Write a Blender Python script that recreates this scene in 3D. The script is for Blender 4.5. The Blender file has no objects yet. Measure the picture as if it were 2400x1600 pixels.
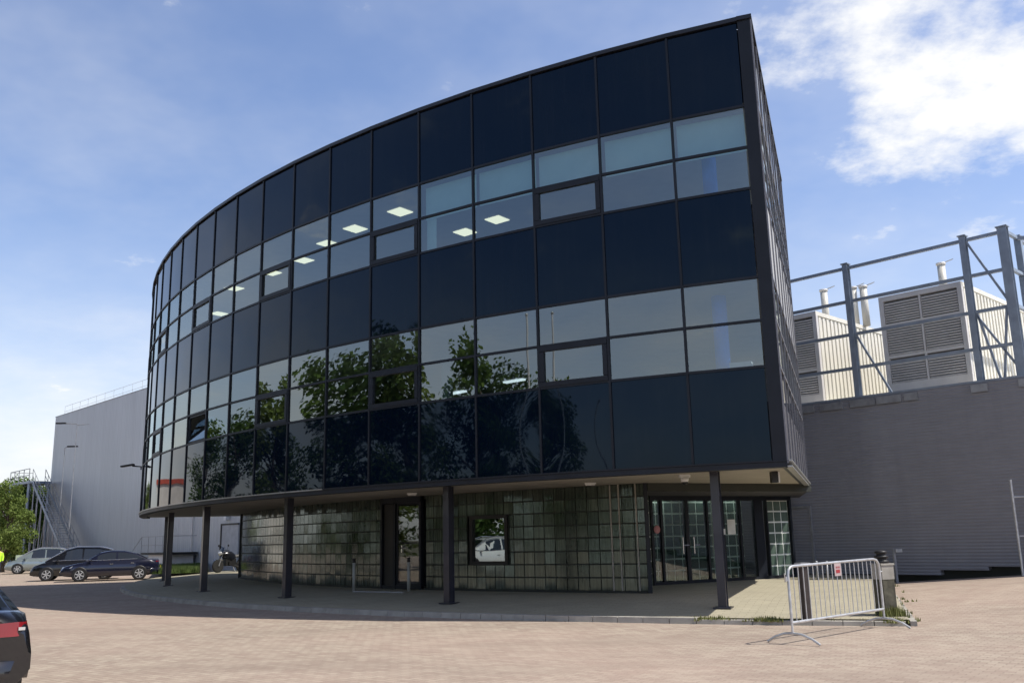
import bpy, math, random
from mathutils import Vector, Matrix
random.seed(7)
PI = math.pi
sin, cos, rad, sqrt = math.sin, math.cos, math.radians, math.sqrt
scene = bpy.context.scene
COL = scene.collection

# ------------------------------------------------------------------ helpers
def V(*a): return Vector(a)

class MB:
    """collects shapes, builds ONE mesh object"""
    def __init__(s): s.v = []; s.f = []; s.m = []; s.sm = []; s.cm = 0; s.cs = False
    def add(s, vs, fs):
        b = len(s.v); s.v += [tuple(p) for p in vs]
        for f in fs: s.f.append([b+i for i in f]); s.m.append(s.cm); s.sm.append(s.cs)
        return s
    def box(s, c, X, Y, Z, sx, sy, sz):
        c = Vector(c); X = Vector(X)*sx/2; Y = Vector(Y)*sy/2; Z = Vector(Z)*sz/2
        vs = [c+a*X+b*Y+d*Z for d in (-1, 1) for b in (-1, 1) for a in (-1, 1)]
        return s.add(vs, [(0,2,3,1),(4,5,7,6),(0,1,5,4),(2,6,7,3),(0,4,6,2),(1,3,7,5)])
    def abox(s, x0, x1, y0, y1, z0, z1):
        return s.box(((x0+x1)/2,(y0+y1)/2,(z0+z1)/2), (1,0,0),(0,1,0),(0,0,1), x1-x0, y1-y0, z1-z0)
    def bar(s, p, q, w, h, up=(0,0,1)):
        p = Vector(p); q = Vector(q); Y = (q-p); L = Y.length; Y.normalize()
        X = Y.cross(Vector(up))
        if X.length < 1e-4: X = Y.cross(Vector((1,0,0)))
        X.normalize(); Z = X.cross(Y)
        return s.box((p+q)/2, X, Y, Z, w, L, h)
    def tube(s, pts, r, n=10, caps=True):
        pts = [Vector(p) for p in pts]; rs = r if isinstance(r, (list,tuple)) else [r]*len(pts)
        T = (pts[1]-pts[0]).normalized(); A = T.cross(Vector((0,0,1)))
        if A.length < 1e-3: A = Vector((1,0,0))
        A.normalize(); vs = []; fs = []
        old = s.cs; s.cs = True
        for i, p in enumerate(pts):
            if i == 0: t = pts[1]-pts[0]
            elif i == len(pts)-1: t = pts[-1]-pts[-2]
            else: t = (pts[i+1]-pts[i]).normalized()+(pts[i]-pts[i-1]).normalized()
            t.normalize(); A = (A-t*A.dot(t)).normalized(); B = t.cross(A)
            for k in range(n):
                a = 2*PI*k/n; vs.append(p+(A*cos(a)+B*sin(a))*rs[i])
        for i in range(len(pts)-1):
            for k in range(n): fs.append((i*n+k, i*n+(k+1)%n, (i+1)*n+(k+1)%n, (i+1)*n+k))
        s.add(vs, fs); s.cs = old
        if caps:
            m = len(pts)-1
            s.add(vs[:n], [tuple(range(n))[::-1]]); s.add(vs[m*n:], [tuple(range(n))])
        return s
    def lathe(s, c, prof, n=16, axis=(0,0,1), smooth=True):
        c = Vector(c); Z = Vector(axis).normalized(); A = Z.cross(Vector((0,0,1)))
        if A.length < 1e-3: A = Vector((1,0,0))
        A.normalize(); B = Z.cross(A); vs = []
        for r, h in prof:
            for k in range(n):
                a = 2*PI*k/n; vs.append(c+Z*h+(A*cos(a)+B*sin(a))*r)
        fs = [(i*n+k, i*n+(k+1)%n, (i+1)*n+(k+1)%n, (i+1)*n+k) for i in range(len(prof)-1) for k in range(n)]
        fs += [tuple(range(n))[::-1], tuple(range((len(prof)-1)*n, len(prof)*n))]
        old = s.cs; s.cs = smooth; s.add(vs, fs); s.cs = old
        return s
    def grid(s, rows, smooth=True, close=False):
        n = len(rows[0]); vs = [p for r in rows for p in r]; fs = []
        for i in range(len(rows)-1):
            for k in range(n-1+(1 if close else 0)):
                fs.append((i*n+k, i*n+(k+1)%n, (i+1)*n+(k+1)%n, (i+1)*n+k))
        old = s.cs; s.cs = smooth; s.add(vs, fs); s.cs = old
        return s
    def prism(s, poly, z0, z1):
        n = len(poly); vs = [(p[0],p[1],z0) for p in poly]+[(p[0],p[1],z1) for p in poly]
        fs = [tuple(range(n))[::-1], tuple(range(n,2*n))]+[(i,(i+1)%n,n+(i+1)%n,n+i) for i in range(n)]
        return s.add(vs, fs)
    def build(s, name, mats, parent=None, loc=None):
        me = bpy.data.meshes.new(name); me.from_pydata(s.v, [], s.f)
        if not isinstance(mats, (list,tuple)): mats = [mats]
        for m in mats: me.materials.append(m)
        me.polygons.foreach_set('material_index', s.m)
        me.polygons.foreach_set('use_smooth', s.sm)
        me.update(); o = bpy.data.objects.new(name, me); COL.objects.link(o)
        if loc: o.location = loc
        if parent: o.parent = parent
        return o

def empty(name, loc=(0,0,0), rz=0):
    o = bpy.data.objects.new(name, None); COL.objects.link(o); o.location = loc
    o.rotation_euler = (0,0,rz); o.empty_display_size = .3; return o
def tag(o, label=None, cat=None, group=None, kind=None):
    if label: o['label'] = label
    if cat: o['category'] = cat
    if group: o['group'] = group
    if kind: o['kind'] = kind
    return o
def children(o): return [c for c in ALLCH.get(o.name, [])]
def copy_tree(o, parent=None):
    c = o.copy(); COL.objects.link(c); c.parent = parent
    for ch in list(o.children): copy_tree(ch, c)
    return c

# ------------------------------------------------------------------ materials
class NT:
    def __init__(s, name):
        s.mat = bpy.data.materials.new(name); s.mat.use_nodes = True; s.t = s.mat.node_tree
        s.t.nodes.clear(); s.out = s.n('ShaderNodeOutputMaterial')
    def n(s, typ, **kw):
        nd = s.t.nodes.new(typ)
        for k, v in kw.items():
            if k.startswith('i_'):
                nd.inputs[k[2:].replace('_',' ')].default_value = v
            else: setattr(nd, k, v)
        return nd
    def l(s, a, b): s.t.links.new(a, b)
    def coord(s, scale=(1,1,1), rot=(0,0,0), obj=False):
        m = s.n('ShaderNodeMapping'); m.inputs['Scale'].default_value = scale; m.inputs['Rotation'].default_value = rot
        if obj:
            s.l(s.n('ShaderNodeTexCoord').outputs['Object'], m.inputs[0])
        else: s.l(s.n('ShaderNodeNewGeometry').outputs['Position'], m.inputs[0])
        return m.outputs[0]
    def noise(s, co, scale, detail=4, rough=.55):
        nd = s.n('ShaderNodeTexNoise'); nd.inputs['Scale'].default_value = scale
        nd.inputs['Detail'].default_value = detail; nd.inputs['Roughness'].default_value = rough
        if co is not None: s.l(co, nd.inputs['Vector'])
        return nd.outputs['Fac']
    def ramp(s, fac, stops):
        r = s.n('ShaderNodeValToRGB'); e = r.color_ramp.elements
        while len(e) < len(stops): e.new(.5)
        for k, (p, c) in enumerate(stops):
            e[k].position = p; e[k].color = (c[0],c[1],c[2],1) if not isinstance(c, float) else (c,c,c,1)
        s.l(fac, r.inputs[0]); return r.outputs[0]
    def mix(s, fac, a, b, mode='MIX'):
        m = s.n('ShaderNodeMix', data_type='RGBA', blend_type=mode)
        for k, v in ((0,fac),(6,a),(7,b)):
            if isinstance(v, (int,float)): m.inputs[k].default_value = v
            elif isinstance(v, tuple): m.inputs[k].default_value = (v[0],v[1],v[2],1)
            else: s.l(v, m.inputs[k])
        return m.outputs[2]
    def math(s, op, a, b=0, c=0):
        m = s.n('ShaderNodeMath', operation=op)
        for k, v in enumerate((a,b,c)):
            if isinstance(v, (int,float)): m.inputs[k].default_value = v
            else: s.l(v, m.inputs[k])
        return m.outputs[0]
    def bump(s, h, strength=.3, dist=.01):
        b = s.n('ShaderNodeBump'); b.inputs['Strength'].default_value = strength; b.inputs['Distance'].default_value = dist
        s.l(h, b.inputs['Height']); return b.outputs[0]
    def pbr(s, col, rough=.6, metal=0, normal=None, spec=None, coat=0, **kw):
        p = s.n('ShaderNodeBsdfPrincipled')
        if isinstance(col, tuple): p.inputs['Base Color'].default_value = (col[0],col[1],col[2],1)
        else: s.l(col, p.inputs['Base Color'])
        if isinstance(rough, (int,float)): p.inputs['Roughness'].default_value = rough
        else: s.l(rough, p.inputs['Roughness'])
        p.inputs['Metallic'].default_value = metal
        if spec is not None: p.inputs['Specular IOR Level'].default_value = spec
        if coat: p.inputs['Coat Weight'].default_value = coat; p.inputs['Coat Roughness'].default_value = .03
        if normal: s.l(normal, p.inputs['Normal'])
        for k, v in kw.items(): p.inputs[k.replace('_',' ')].default_value = v
        s.l(p.outputs[0], s.out.inputs[0]); return s.mat

def simple(name, col, rough=.6, metal=0, var=.15, scale=3, bump=0, spec=None, coat=0):
    t = NT(name); co = t.coord()
    n = t.noise(co, scale, 5)
    c = t.mix(t.ramp(n, [(.3,0.0),(.7,1.0)]), tuple(x*(1-var) for x in col), tuple(min(1,x*(1+var)) for x in col))
    nr = t.bump(t.noise(co, scale*25, 3), bump, .003) if bump else None
    return t.pbr(c, rough, metal, nr, spec, coat)

M = {}
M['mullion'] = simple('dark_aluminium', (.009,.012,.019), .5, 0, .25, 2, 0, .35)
M['mullion_side_lit'] = simple('lit_side_aluminium', (.20,.20,.22), .4, .1, .2, 2)  # paler copy of the front mullions; bright light on the side put into the colour
M['trim'] = simple('bright_trim', (.35,.35,.34), .35, .4, .15, 2)
M['coping'] = simple('black_coping', (.012,.013,.018), .4, 0, .2, 2)
M['plate'] = simple('yellow_plate', (.65,.50,.05), .5)
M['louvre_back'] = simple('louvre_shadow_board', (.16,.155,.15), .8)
M['black'] = simple('black_plastic', (.012,.012,.013), .5)
M['rubber'] = simple('tyre_rubber', (.018,.018,.018), .85)
M['galv'] = simple('galvanised_steel', (.56,.57,.58), .38, .5, .18, 9)
M['galv_dull'] = simple('dull_galvanised_steel', (.34,.35,.37), .5, .45, .2, 4)
M['chrome'] = simple('chrome', (.7,.7,.7), .12, 1, .05)
M['white'] = simple('white_paint', (.72,.73,.73), .5)
M['cream'] = simple('cream_steel', (.62,.60,.54), .5, 0, .08, 1.5)
M['grey_steel'] = simple('grey_steel', (.68,.66,.64), .5, 0, .08, 2)
M['frame_steel'] = simple('blue_grey_steel', (.27,.32,.39), .45, .2, .15, 3)
M['bluecol'] = simple('blue_column_paint', (.02,.22,.78), .5)
M['blind'] = simple('blind_fabric', (.62,.88,.82), .8, 0, .04)
M['ceil'] = simple('ceiling_tile', (.42,.43,.44), .9, 0, .05)
M['dark_int'] = simple('dark_interior', (.07,.07,.08), .9)
M['pale_int'] = simple('pale_interior', (.30,.31,.32), .9)
M['pillar'] = simple('pillar_paint', (.016,.018,.032), .35, 0, .2, 3, coat=.2)
M['soffit'] = simple('soffit_board', (.36,.33,.28), .75, 0, .1, 1.2, .1)
M['door_grey'] = simple('grey_door', (.15,.15,.155), .5)
M['red'] = simple('red_paint', (.32,.03,.04), .5)
M['wood'] = simple('weathered_wood', (.075,.07,.05), .85, 0, .5, 9, .5)
M['brownpost'] = simple('brown_post', (.04,.03,.028), .6, 0, .3, 9)
M['roof_red'] = simple('red_roof_edge', (.55,.10,.06), .6)
M['render_white'] = simple('white_render', (.75,.72,.66), .85, 0, .1, 1)
M['hivis'] = simple('hi_vis_cloth', (.55,.9,.05), .7)
M['skin'] = simple('skin', (.5,.3,.22), .6)
M['trouser'] = simple('dark_trousers', (.03,.035,.06), .8)
M['hair'] = simple('hair', (.03,.02,.015), .7)
M['carwin'] = simple('car_glass', (.012,.015,.018), .04, 0, .05, spec=.8)
M['lens_red'] = simple('red_lens', (.20,.006,.010), .08, coat=.6)
M['lens_clear'] = simple('clear_lens', (.6,.6,.6), .1, .3, coat=1)
M['bark'] = simple('bark', (.09,.07,.05), .9, 0, .4, 6, .6)

def paint(name, col, met=.2): return simple(name, col, .22, met, .04, 1, coat=1)
M['navy_car'] = paint('navy_paint', (.008,.010,.028)); M['black_car'] = paint('black_paint', (.008,.008,.010))
M['silver_car'] = paint('silver_green_paint', (.28,.33,.33), .5); M['white_car'] = paint('white_car_paint', (.7,.7,.7), 0)

def sym_fresnel(t):
    fr = t.n('ShaderNodeFresnel'); bf = t.n('ShaderNodeNewGeometry').outputs['Backfacing']
    t.l(t.math('ADD', 1.5, t.math('MULTIPLY', bf, 1/1.5-1.5)), fr.inputs['IOR']); return fr
def mk_vision():
    t = NT('vision_glass')
    fr = sym_fresnel(t)
    fac = t.math('ADD', t.math('MULTIPLY', fr.outputs[0], .9), .155)
    tr = t.n('ShaderNodeBsdfTransparent'); tr.inputs[0].default_value = (.46,.56,.60,1)
    gl = t.n('ShaderNodeBsdfGlossy'); gl.inputs['Roughness'].default_value = .0; gl.inputs[0].default_value = (.93,1,.97,1)
    t.l(t.bump(t.noise(t.coord(), .9, 1), .03, .05), gl.inputs['Normal'])
    mx = t.n('ShaderNodeMixShader'); t.l(fac, mx.inputs[0]); t.l(tr.outputs[0], mx.inputs[1]); t.l(gl.outputs[0], mx.inputs[2])
    t.l(mx.outputs[0], t.out.inputs[0]); return t.mat
M['glass'] = mk_vision()
def mk_clear():
    t = NT('clear_glass')
    fr = sym_fresnel(t)
    fac = t.math('ADD', t.math('MULTIPLY', fr.outputs[0], 1.0), .06)
    tr = t.n('ShaderNodeBsdfTransparent'); tr.inputs[0].default_value = (.75,.82,.8,1)
    gl = t.n('ShaderNodeBsdfGlossy'); gl.inputs['Roughness'].default_value = .0
    mx = t.n('ShaderNodeMixShader'); t.l(fac, mx.inputs[0]); t.l(tr.outputs[0], mx.inputs[1]); t.l(gl.outputs[0], mx.inputs[2])
    t.l(mx.outputs[0], t.out.inputs[0]); return t.mat
M['clear'] = mk_clear()
def mk_spandrel():
    t = NT('spandrel_glass'); co = t.coord()
    c = t.mix(t.noise(co, .25, 2), (.001,.004,.012), (.002,.006,.016))
    streak = t.noise(t.coord(scale=(3,3,.25)), 2.2, 5, .65)
    dust = t.ramp(streak, [(.5,0.0),(.85,.12)])
    c = t.mix(dust, c, (.035,.037,.04))
    rg = t.ramp(t.noise(co, 1.4, 4), [(.3,.008),(.8,.05)])
    return t.pbr(c, rg, 0, t.bump(t.noise(co, .8, 1), .035, .05), .5, IOR=1.36, Specular_Tint=(.60,.82,1,1))
M['spandrel'] = mk_spandrel()

def mk_paving(name, c1, c2, c3, mortar, rot, bw, bh, big=.12, sand=.5):
    t = NT(name); co = t.coord(rot=(0,0,rot))
    b = t.n('ShaderNodeTexBrick', offset=.5); t.l(co, b.inputs['Vector'])
    b.inputs['Scale'].default_value = 1; b.inputs['Brick Width'].default_value = bw; b.inputs['Row Height'].default_value = bh
    b.inputs['Mortar Size'].default_value = .006; b.inputs['Mortar Smooth'].default_value = .3; b.inputs['Bias'].default_value = 0
    b.inputs['Color1'].default_value = (*c1,1); b.inputs['Color2'].default_value = (*c2,1); b.inputs['Mortar'].default_value = (*mortar,1)
    gpos = t.coord()
    n1 = t.noise(gpos, big, 4, .6)
    col = t.mix(t.ramp(n1, [(.38,0.0),(.62,1.0)]), b.outputs['Color'], c3, 'MIX')
    col = t.mix(.55, b.outputs['Color'], col)
    n2 = t.noise(gpos, 1.3, 6, .65)
    col = t.mix(t.ramp(n2, [(.45,0.0),(.75,sand)]), col, tuple(x*1.18 for x in c1))
    n3 = t.noise(t.coord(scale=(1,1,1)), 38, 3, .7)
    col = t.mix(.5, col, t.ramp(n3, [(.2,(.42,.42,.42)),(.8,(1.0,1.0,1.0))]), 'MULTIPLY')
    n4 = t.noise(t.coord(scale=(.5,1.6,1)), .33, 3, .6)
    col = t.mix(t.ramp(n4, [(.50,0.0),(.70,.45)]), col, tuple(x*.72 for x in c2))
    n5 = t.noise(gpos, 2.7, 7, .75)
    col = t.mix(t.ramp(n5, [(.60,0.0),(.72,.45)]), col, tuple(x*.5 for x in c2))
    h = t.math('ADD', b.outputs['Fac'], t.math('MULTIPLY', n3, -.4))
    return t.pbr(col, .88, 0, t.bump(h, .5, -.006))
M['brick_pave'] = mk_paving('brick_paving', (.49,.415,.33), (.36,.28,.225), (.49,.36,.295), (.19,.155,.125), rad(38), .21, .105)
M['side_pave'] = mk_paving('sidewalk_paving', (.47,.425,.31), (.40,.365,.27), (.44,.40,.29), (.22,.20,.13), rad(20), .3, .15, .3, .4)
M['kerb'] = simple('kerb_concrete', (.36,.34,.30), .9, 0, .25, 2.5, .4)
M['ground'] = simple('ground_soil', (.16,.15,.10), .95, 0, .4, .3, .2)
M['grass'] = simple('grass_blades', (.07,.11,.022), .8, 0, .4, 1.5)
M['moss'] = simple('weed_leaves', (.16,.17,.05), .8, 0, .4, 3)

def mk_clad(name, col, horiz, pitch, var, rough, metal=0, spec=.5, joint=None):
    t = NT(name); co = t.coord()
    sx = t.n('ShaderNodeSeparateXYZ'); t.l(co, sx.inputs[0])
    if horiz: a = sx.outputs[2]
    else: a = t.math('ADD', t.math('MULTIPLY', sx.outputs[0], .695), t.math('MULTIPLY', sx.outputs[1], -.719))
    w = t.math('SINE', t.math('MULTIPLY', a, 2*PI/pitch))
    n = t.noise(t.coord(scale=(1,1,.35)), .35, 4, .6)
    c = t.mix(t.ramp(n, [(.3,0.0),(.7,1.0)]), tuple(x*(1-var) for x in col), tuple(x*(1+var) for x in col))
    c = t.mix(.5, c, t.ramp(t.noise(t.coord(scale=(1,1,6) if horiz else (4,4,.3)), 1.2, 5), [(.3,(.82,.82,.82)),(.7,(1.,1.,1.))]), 'MULTIPLY')
    if joint:
        fr = t.math('FRACT', t.math('MULTIPLY', a, 1/joint))
        jl = t.math('LESS_THAN', fr, .035/joint*1.0)
        c = t.mix(jl, c, tuple(x*.8 for x in col))
    c = t.mix(t.ramp(t.noise(t.coord(scale=(2.5,2.5,.12)), 1.0, 6, .7), [(.5,0.0),(.8,.22)]), c, tuple(x*.55 for x in col))
    return t.pbr(c, rough, metal, t.bump(w, .45 if horiz else .25, pitch*.12), spec)
M['clad_dark'] = mk_clad('dark_ribbed_cladding', (.27,.275,.305), True, .09, .12, .5)
M['clad_light'] = mk_clad('light_metal_cladding', (.46,.485,.52), False, .30, .05, .42, .15, .5, 1.2)
M['container'] = mk_clad('ribbed_container_steel', (.66,.62,.53), False, .0, .05, .5) if False else simple('container_steel', (.80,.77,.68), .5, 0, .06, 1)

def mk_block():
    t = NT('glass_block'); co = t.coord()
    gi = t.n('ShaderNodeNewGeometry').outputs['Random Per Island']
    st = t.noise(t.coord(scale=(1,1,.07)), 15, 4, .7)
    n2 = t.noise(co, .8, 3)
    c = t.ramp(gi, [(0.0,(.050,.060,.052)),(.6,(.070,.082,.070)),(1.0,(.12,.135,.115))])
    c = t.mix(.8, c, t.ramp(st, [(.35,(.22,.24,.22)),(.65,(1.5,1.5,1.4))]), 'MULTIPLY')
    c = t.mix(t.ramp(n2, [(.44,0.0),(.64,.5)]), c, (.014,.019,.017))
    h = t.math('ADD', st, t.math('MULTIPLY', gi, .0))
    return t.pbr(c, .07, 0, t.bump(h, .22, .012), .8, IOR=1.55, Specular_Tint=(.80,1,.93,1))
M['block'] = mk_block()
def mk_block_lit():
    t = NT('backlit_glass_block'); co = t.coord()
    n = t.noise(co, 14, 2)
    c = t.mix(t.noise(co, 3, 3), (.05,.09,.07), (.13,.17,.14))
    return t.pbr(c, .08, 0, t.bump(n, .3, .01), .7)
M['block_lit'] = mk_block_lit()  # paler copy of the block glass, light from behind put into its colour
M['joint_dark'] = simple('dark_joint', (.028,.031,.026), .7)
M['joint_backlit'] = simple('backlit_joint', (.82,.85,.80), .7)  # joints painted pale to stand for light coming through from behind

def emis(name, col, st):
    t = NT(name); e = t.n('ShaderNodeEmission'); e.inputs[0].default_value = (*col,1); e.inputs[1].default_value = st
    t.l(e.outputs[0], t.out.inputs[0]); return t.mat
M['lamp'] = emis('lit_panel', (1,.90,.62), 1.85)
M['lamp_soft'] = emis('lit_tube', (.95,1,1), 1.5)

M['lobby'] = emis('lobby_fill_lamp', (.9,1,.93), 7)
def mk_leaf(name, c1, c2):
    t = NT(name); oi = t.n('ShaderNodeNewGeometry')
    r = t.ramp(oi.outputs['Random Per Island'], [(0.0,c1),(1.0,c2)])
    n = t.noise(t.coord(), .9, 2)
    c = t.mix(t.ramp(n, [(.35,(.6,.6,.6)),(.65,(1.15,1.15,1.0))]), r, r, 'MIX')
    c = t.mix(1.0, r, t.ramp(n, [(.35,(.62,.62,.62)),(.65,(1.,1.,1.))]), 'MULTIPLY')
    d = t.n('ShaderNodeBsdfDiffuse'); t.l(c, d.inputs[0])
    tl = t.n('ShaderNodeBsdfTranslucent'); t.l(c, tl.inputs[0])
    mx = t.n('ShaderNodeMixShader'); mx.inputs[0].default_value = .35
    t.l(d.outputs[0], mx.inputs[1]); t.l(tl.outputs[0], mx.inputs[2]); t.l(mx.outputs[0], t.out.inputs[0]); return t.mat
M['leaf'] = mk_leaf('leaves_mid', (.08,.15,.03), (.21,.31,.08)); M['leaf2'] = mk_leaf('leaves_yellow', (.14,.21,.05), (.30,.38,.12))
M['leaf3'] = mk_leaf('leaves_dark', (.05,.10,.03), (.13,.20,.06))

# ------------------------------------------------------------------ camera
f, p, r = 2152.0, rad(12.03), rad(1.37)
fw = V(0, cos(p), sin(p)); up0 = V(0, -sin(p), cos(p)); rt0 = V(1,0,0)
X = rt0*cos(r)-up0*sin(r); Y = rt0*sin(r)+up0*cos(r); Z = -fw
mw = Matrix(((X.x,Y.x,Z.x,0),(X.y,Y.y,Z.y,0),(X.z,Y.z,Z.z,1.6),(0,0,0,1)))
cd = bpy.data.cameras.new('camera'); cam = bpy.data.objects.new('camera', cd); COL.objects.link(cam)
cam.matrix_world = mw; cd.sensor_width = 36; cd.lens = f/2400*36; cd.shift_x = -.00125
cd.clip_end = 5000; cd.clip_start = .05; scene.camera = cam

# ------------------------------------------------------------------ light
SUN = V(.955*cos(rad(57)), -.296*cos(rad(57)), sin(rad(57))).normalized()
sd = bpy.data.lights.new('sun', 'SUN'); sun = bpy.data.objects.new('sun', sd); COL.objects.link(sun)
sd.energy = 5.0; sd.angle = rad(.5); sd.color = (1,.95,.87)
sun.rotation_euler = SUN.to_track_quat('Z','Y').to_euler()

w = bpy.data.worlds.new('World'); scene.world = w; w.use_nodes = True
t = NT.__new__(NT); t.t = w.node_tree; t.t.nodes.clear()
wo = t.n('ShaderNodeOutputWorld'); bg = t.n('ShaderNodeBackground')
sk = t.n('ShaderNodeTexSky', sky_type='NISHITA'); sk.sun_disc = False
sk.sun_elevation = rad(57); sk.sun_rotation = rad(107.2); sk.air_density = 1.0; sk.dust_density = 1.6; sk.ozone_density = 1.5
tc = t.n('ShaderNodeTexCoord'); sep = t.n('ShaderNodeSeparateXYZ'); t.l(tc.outputs['Generated'], sep.inputs[0])
zc = t.math('MAXIMUM', sep.outputs[2], 0.0); zd = t.math('ADD', zc, .22)
cmb = t.n('ShaderNodeCombineXYZ'); t.l(t.math('DIVIDE', sep.outputs[0], zd), cmb.inputs[0]); t.l(t.math('DIVIDE', sep.outputs[1], zd), cmb.inputs[1])
def dmask(d, lo, hi):
    vm = t.n('ShaderNodeVectorMath', operation='DOT_PRODUCT'); t.l(tc.outputs['Generated'], vm.inputs[0])
    vm.inputs[1].default_value = Vector(d).normalized()
    mr = t.n('ShaderNodeMapRange', interpolation_type='SMOOTHSTEP'); t.l(vm.outputs['Value'], mr.inputs[0])
    mr.inputs[1].default_value = cos(rad(lo)); mr.inputs[2].default_value = cos(rad(hi)); return mr.outputs[0]
n1 = t.noise(cmb.outputs[0], 3.6, 10, .6)
n2 = t.noise(cmb.outputs[0], .9, 6, .6)
m1 = dmask((.60,1.0,.57), 12.5, 2.0); m2 = dmask((.36,1.0,.57), 6.5, 1.0)
mm = t.math('MAXIMUM', m1, t.math('MULTIPLY', m2, .55))
cum = t.math('ADD', t.math('MULTIPLY', mm, .56), t.math('MULTIPLY', t.math('SUBTRACT', n1, .5), 2.5))
mr = t.n('ShaderNodeMapRange', interpolation_type='SMOOTHSTEP'); t.l(cum, mr.inputs[0]); mr.inputs[1].default_value = .14; mr.inputs[2].default_value = .74
wis = t.n('ShaderNodeMapRange', interpolation_type='SMOOTHSTEP'); t.l(n2, wis.inputs[0]); wis.inputs[1].default_value = .38; wis.inputs[2].default_value = .80; wis.inputs[4].default_value = .42
hz = t.n('ShaderNodeMapRange'); t.l(sep.outputs[2], hz.inputs[0]); hz.inputs[1].default_value = .34; hz.inputs[2].default_value = 0.0; hz.inputs[3].default_value = 0; hz.inputs[4].default_value = 1.15
cl = t.math('MAXIMUM', mr.outputs[0], t.math('ADD', wis.outputs[0], t.math('MULTIPLY', hz.outputs[0], n2)))
cl = t.math('MINIMUM', cl, 1.0)
shade = t.ramp(t.noise(cmb.outputs[0], 4.5, 5, .6), [(.3,(8.2,8.6,9.4)),(.7,(11.5,11.5,11.5))])
tint = t.mix(1.0, sk.outputs[0], (1.20,1.20,1.33), 'MULTIPLY')
colr = t.mix(cl, tint, (7.0,7.0,6.95))
hi = t.n('ShaderNodeMapRange', interpolation_type='SMOOTHSTEP'); t.l(sep.outputs[2], hi.inputs[0])
hi.inputs[1].default_value = .56; hi.inputs[2].default_value = .82; hi.inputs[3].default_value = 1; hi.inputs[4].default_value = .22
gm = t.n('ShaderNodeVectorMath', operation='SCALE'); t.l(colr, gm.inputs[0]); t.l(hi.outputs[0], gm.inputs[3]); colr = gm.outputs[0]
t.l(colr, bg.inputs[0]); bg.inputs[1].default_value = .15
t.l(bg.outputs[0], wo.inputs[0])
scene.view_settings.view_transform = 'Standard'; scene.view_settings.look = 'None'
scene.view_settings.exposure = 0; scene.view_settings.gamma = 1
cy = scene.cycles
cy.max_bounces = 8; cy.diffuse_bounces = 3; cy.glossy_bounces = 4; cy.transparent_max_bounces = 12; cy.transmission_bounces = 4
cy.sample_clamp_indirect = 4; cy.caustics_reflective = False; cy.caustics_refractive = False
cy.use_denoising = True; cy.use_adaptive_sampling = True; cy.adaptive_threshold = .02

# ------------------------------------------------------------------ ground
CX, CY, R0 = 18.095, 50.146, 35.592
A0 = -111.59182; A1 = -114.4; DA = -2.587
WD = V(.695,-.719,0); WN = V(.719,.695,0); WP = V(8.5,30.3,0)
def pol(rr, a, z=0): return V(CX+rr*cos(rad(a)), CY+rr*sin(rad(a)), z)
def sst(x, a, b):
    u = min(1, max(0, (x-a)/(b-a))); return u*u*(3-2*u)
def gh(x, y):
    q = V(x,y,0)-WP; tt = q.dot(WD); nn = -q.dot(WN)
    return min(1.2, .072*max(0, tt-2.8))*sst(nn, 12, 2)
def axis(lo, hi, d0, d1, step, far):
    a = []; x = d0
    while x <= d1: a.append(x); x += step
    s = step; x = d0
    lo_l = []
    while x > lo: s *= 1.35; x -= s; lo_l.append(x)
    s = step; x = a[-1]; hi_l = []
    while x < hi: s *= 1.35; x += s; hi_l.append(x)
    return lo_l[::-1]+a+hi_l
xs = axis(-1500, 1500, -44, 44, 1.0, 0); ys = axis(-1500, 1500, -20, 84, 1.0, 0)
mb = MB(); mb.grid([[(x,y,gh(x,y)-.03-(.02 if abs(x)>44 or y>84 or y<-20 else 0)) for x in xs] for y in ys])
g = mb.build('ground', M['ground']); tag(g, kind='structure')
mb = MB(); mb.grid([[(-70+i*1.0, -30+j*1.0, gh(-70+i, -30+j)) for i in range(131)] for j in range(120)])
tag(mb.build('road', M['brick_pave']), kind='structure')
# sidewalk: kerbed apron, rises gently under the building
AR, AL = -108.75, -196
def swz(rr): return .10+.15*sst(36.0-rr, 0, 3.2)
angs = [AR+(AL-AR)*i/110 for i in range(111)]
rr_ = [35.98,35.4,34.8,34.0,33.2,32.6,31,28,24,20]
mb = MB(); mb.grid([[pol(q, a, swz(q)) for a in angs] for q in rr_])
# right-hand edge face
mb.grid([[pol(q, AR, swz(q)) for q in rr_],[pol(q, AR, -.1) for q in rr_]], False)
tag(mb.build('sidewalk', M['side_pave']), kind='structure')
k = MB()
ka = [AR-.1+(-159.5-AR)*i/64 for i in range(65)]
for i in range(64):
    a, b = ka[i], ka[i+1]-(-.02)
    lift = .095 if not (-117.5 > a > -118.0 or -112.6 > a > -113.4) else .07
    zt = .104 if a < -114.2 else .075
    inner = 35.98; outer = 36.14
    vs = [pol(inner,a,-.05),pol(outer,a,-.05),pol(outer,b,-.05),pol(inner,b,-.05),pol(inner,a,zt+.004),pol(outer-.02,a,zt),pol(outer-.02,b,zt),pol(inner,b,zt+.004)]
    k.add(vs, [(0,3,2,1),(4,5,6,7),(0,1,5,4),(2,3,7,6),(1,2,6,5),(3,0,4,7)])
e0 = pol(36.14, AR, 0); e1 = pol(20, AR, 0); dr = (e1-e0).normalized(); sd_ = V(-dr.y, dr.x, 0)*-1
for i in range(13):
    a = e0+dr*i*1.0; b = e0+dr*(i*1.0+.985)
    c = (a+b)/2+sd_*.06; k.box((c.x,c.y,-.02+gh(c.x,c.y)*.5), dr, sd_, (0,0,1), 1.0, .10, .2)
tag(k.build('kerb', M['kerb']), kind='structure')

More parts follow.
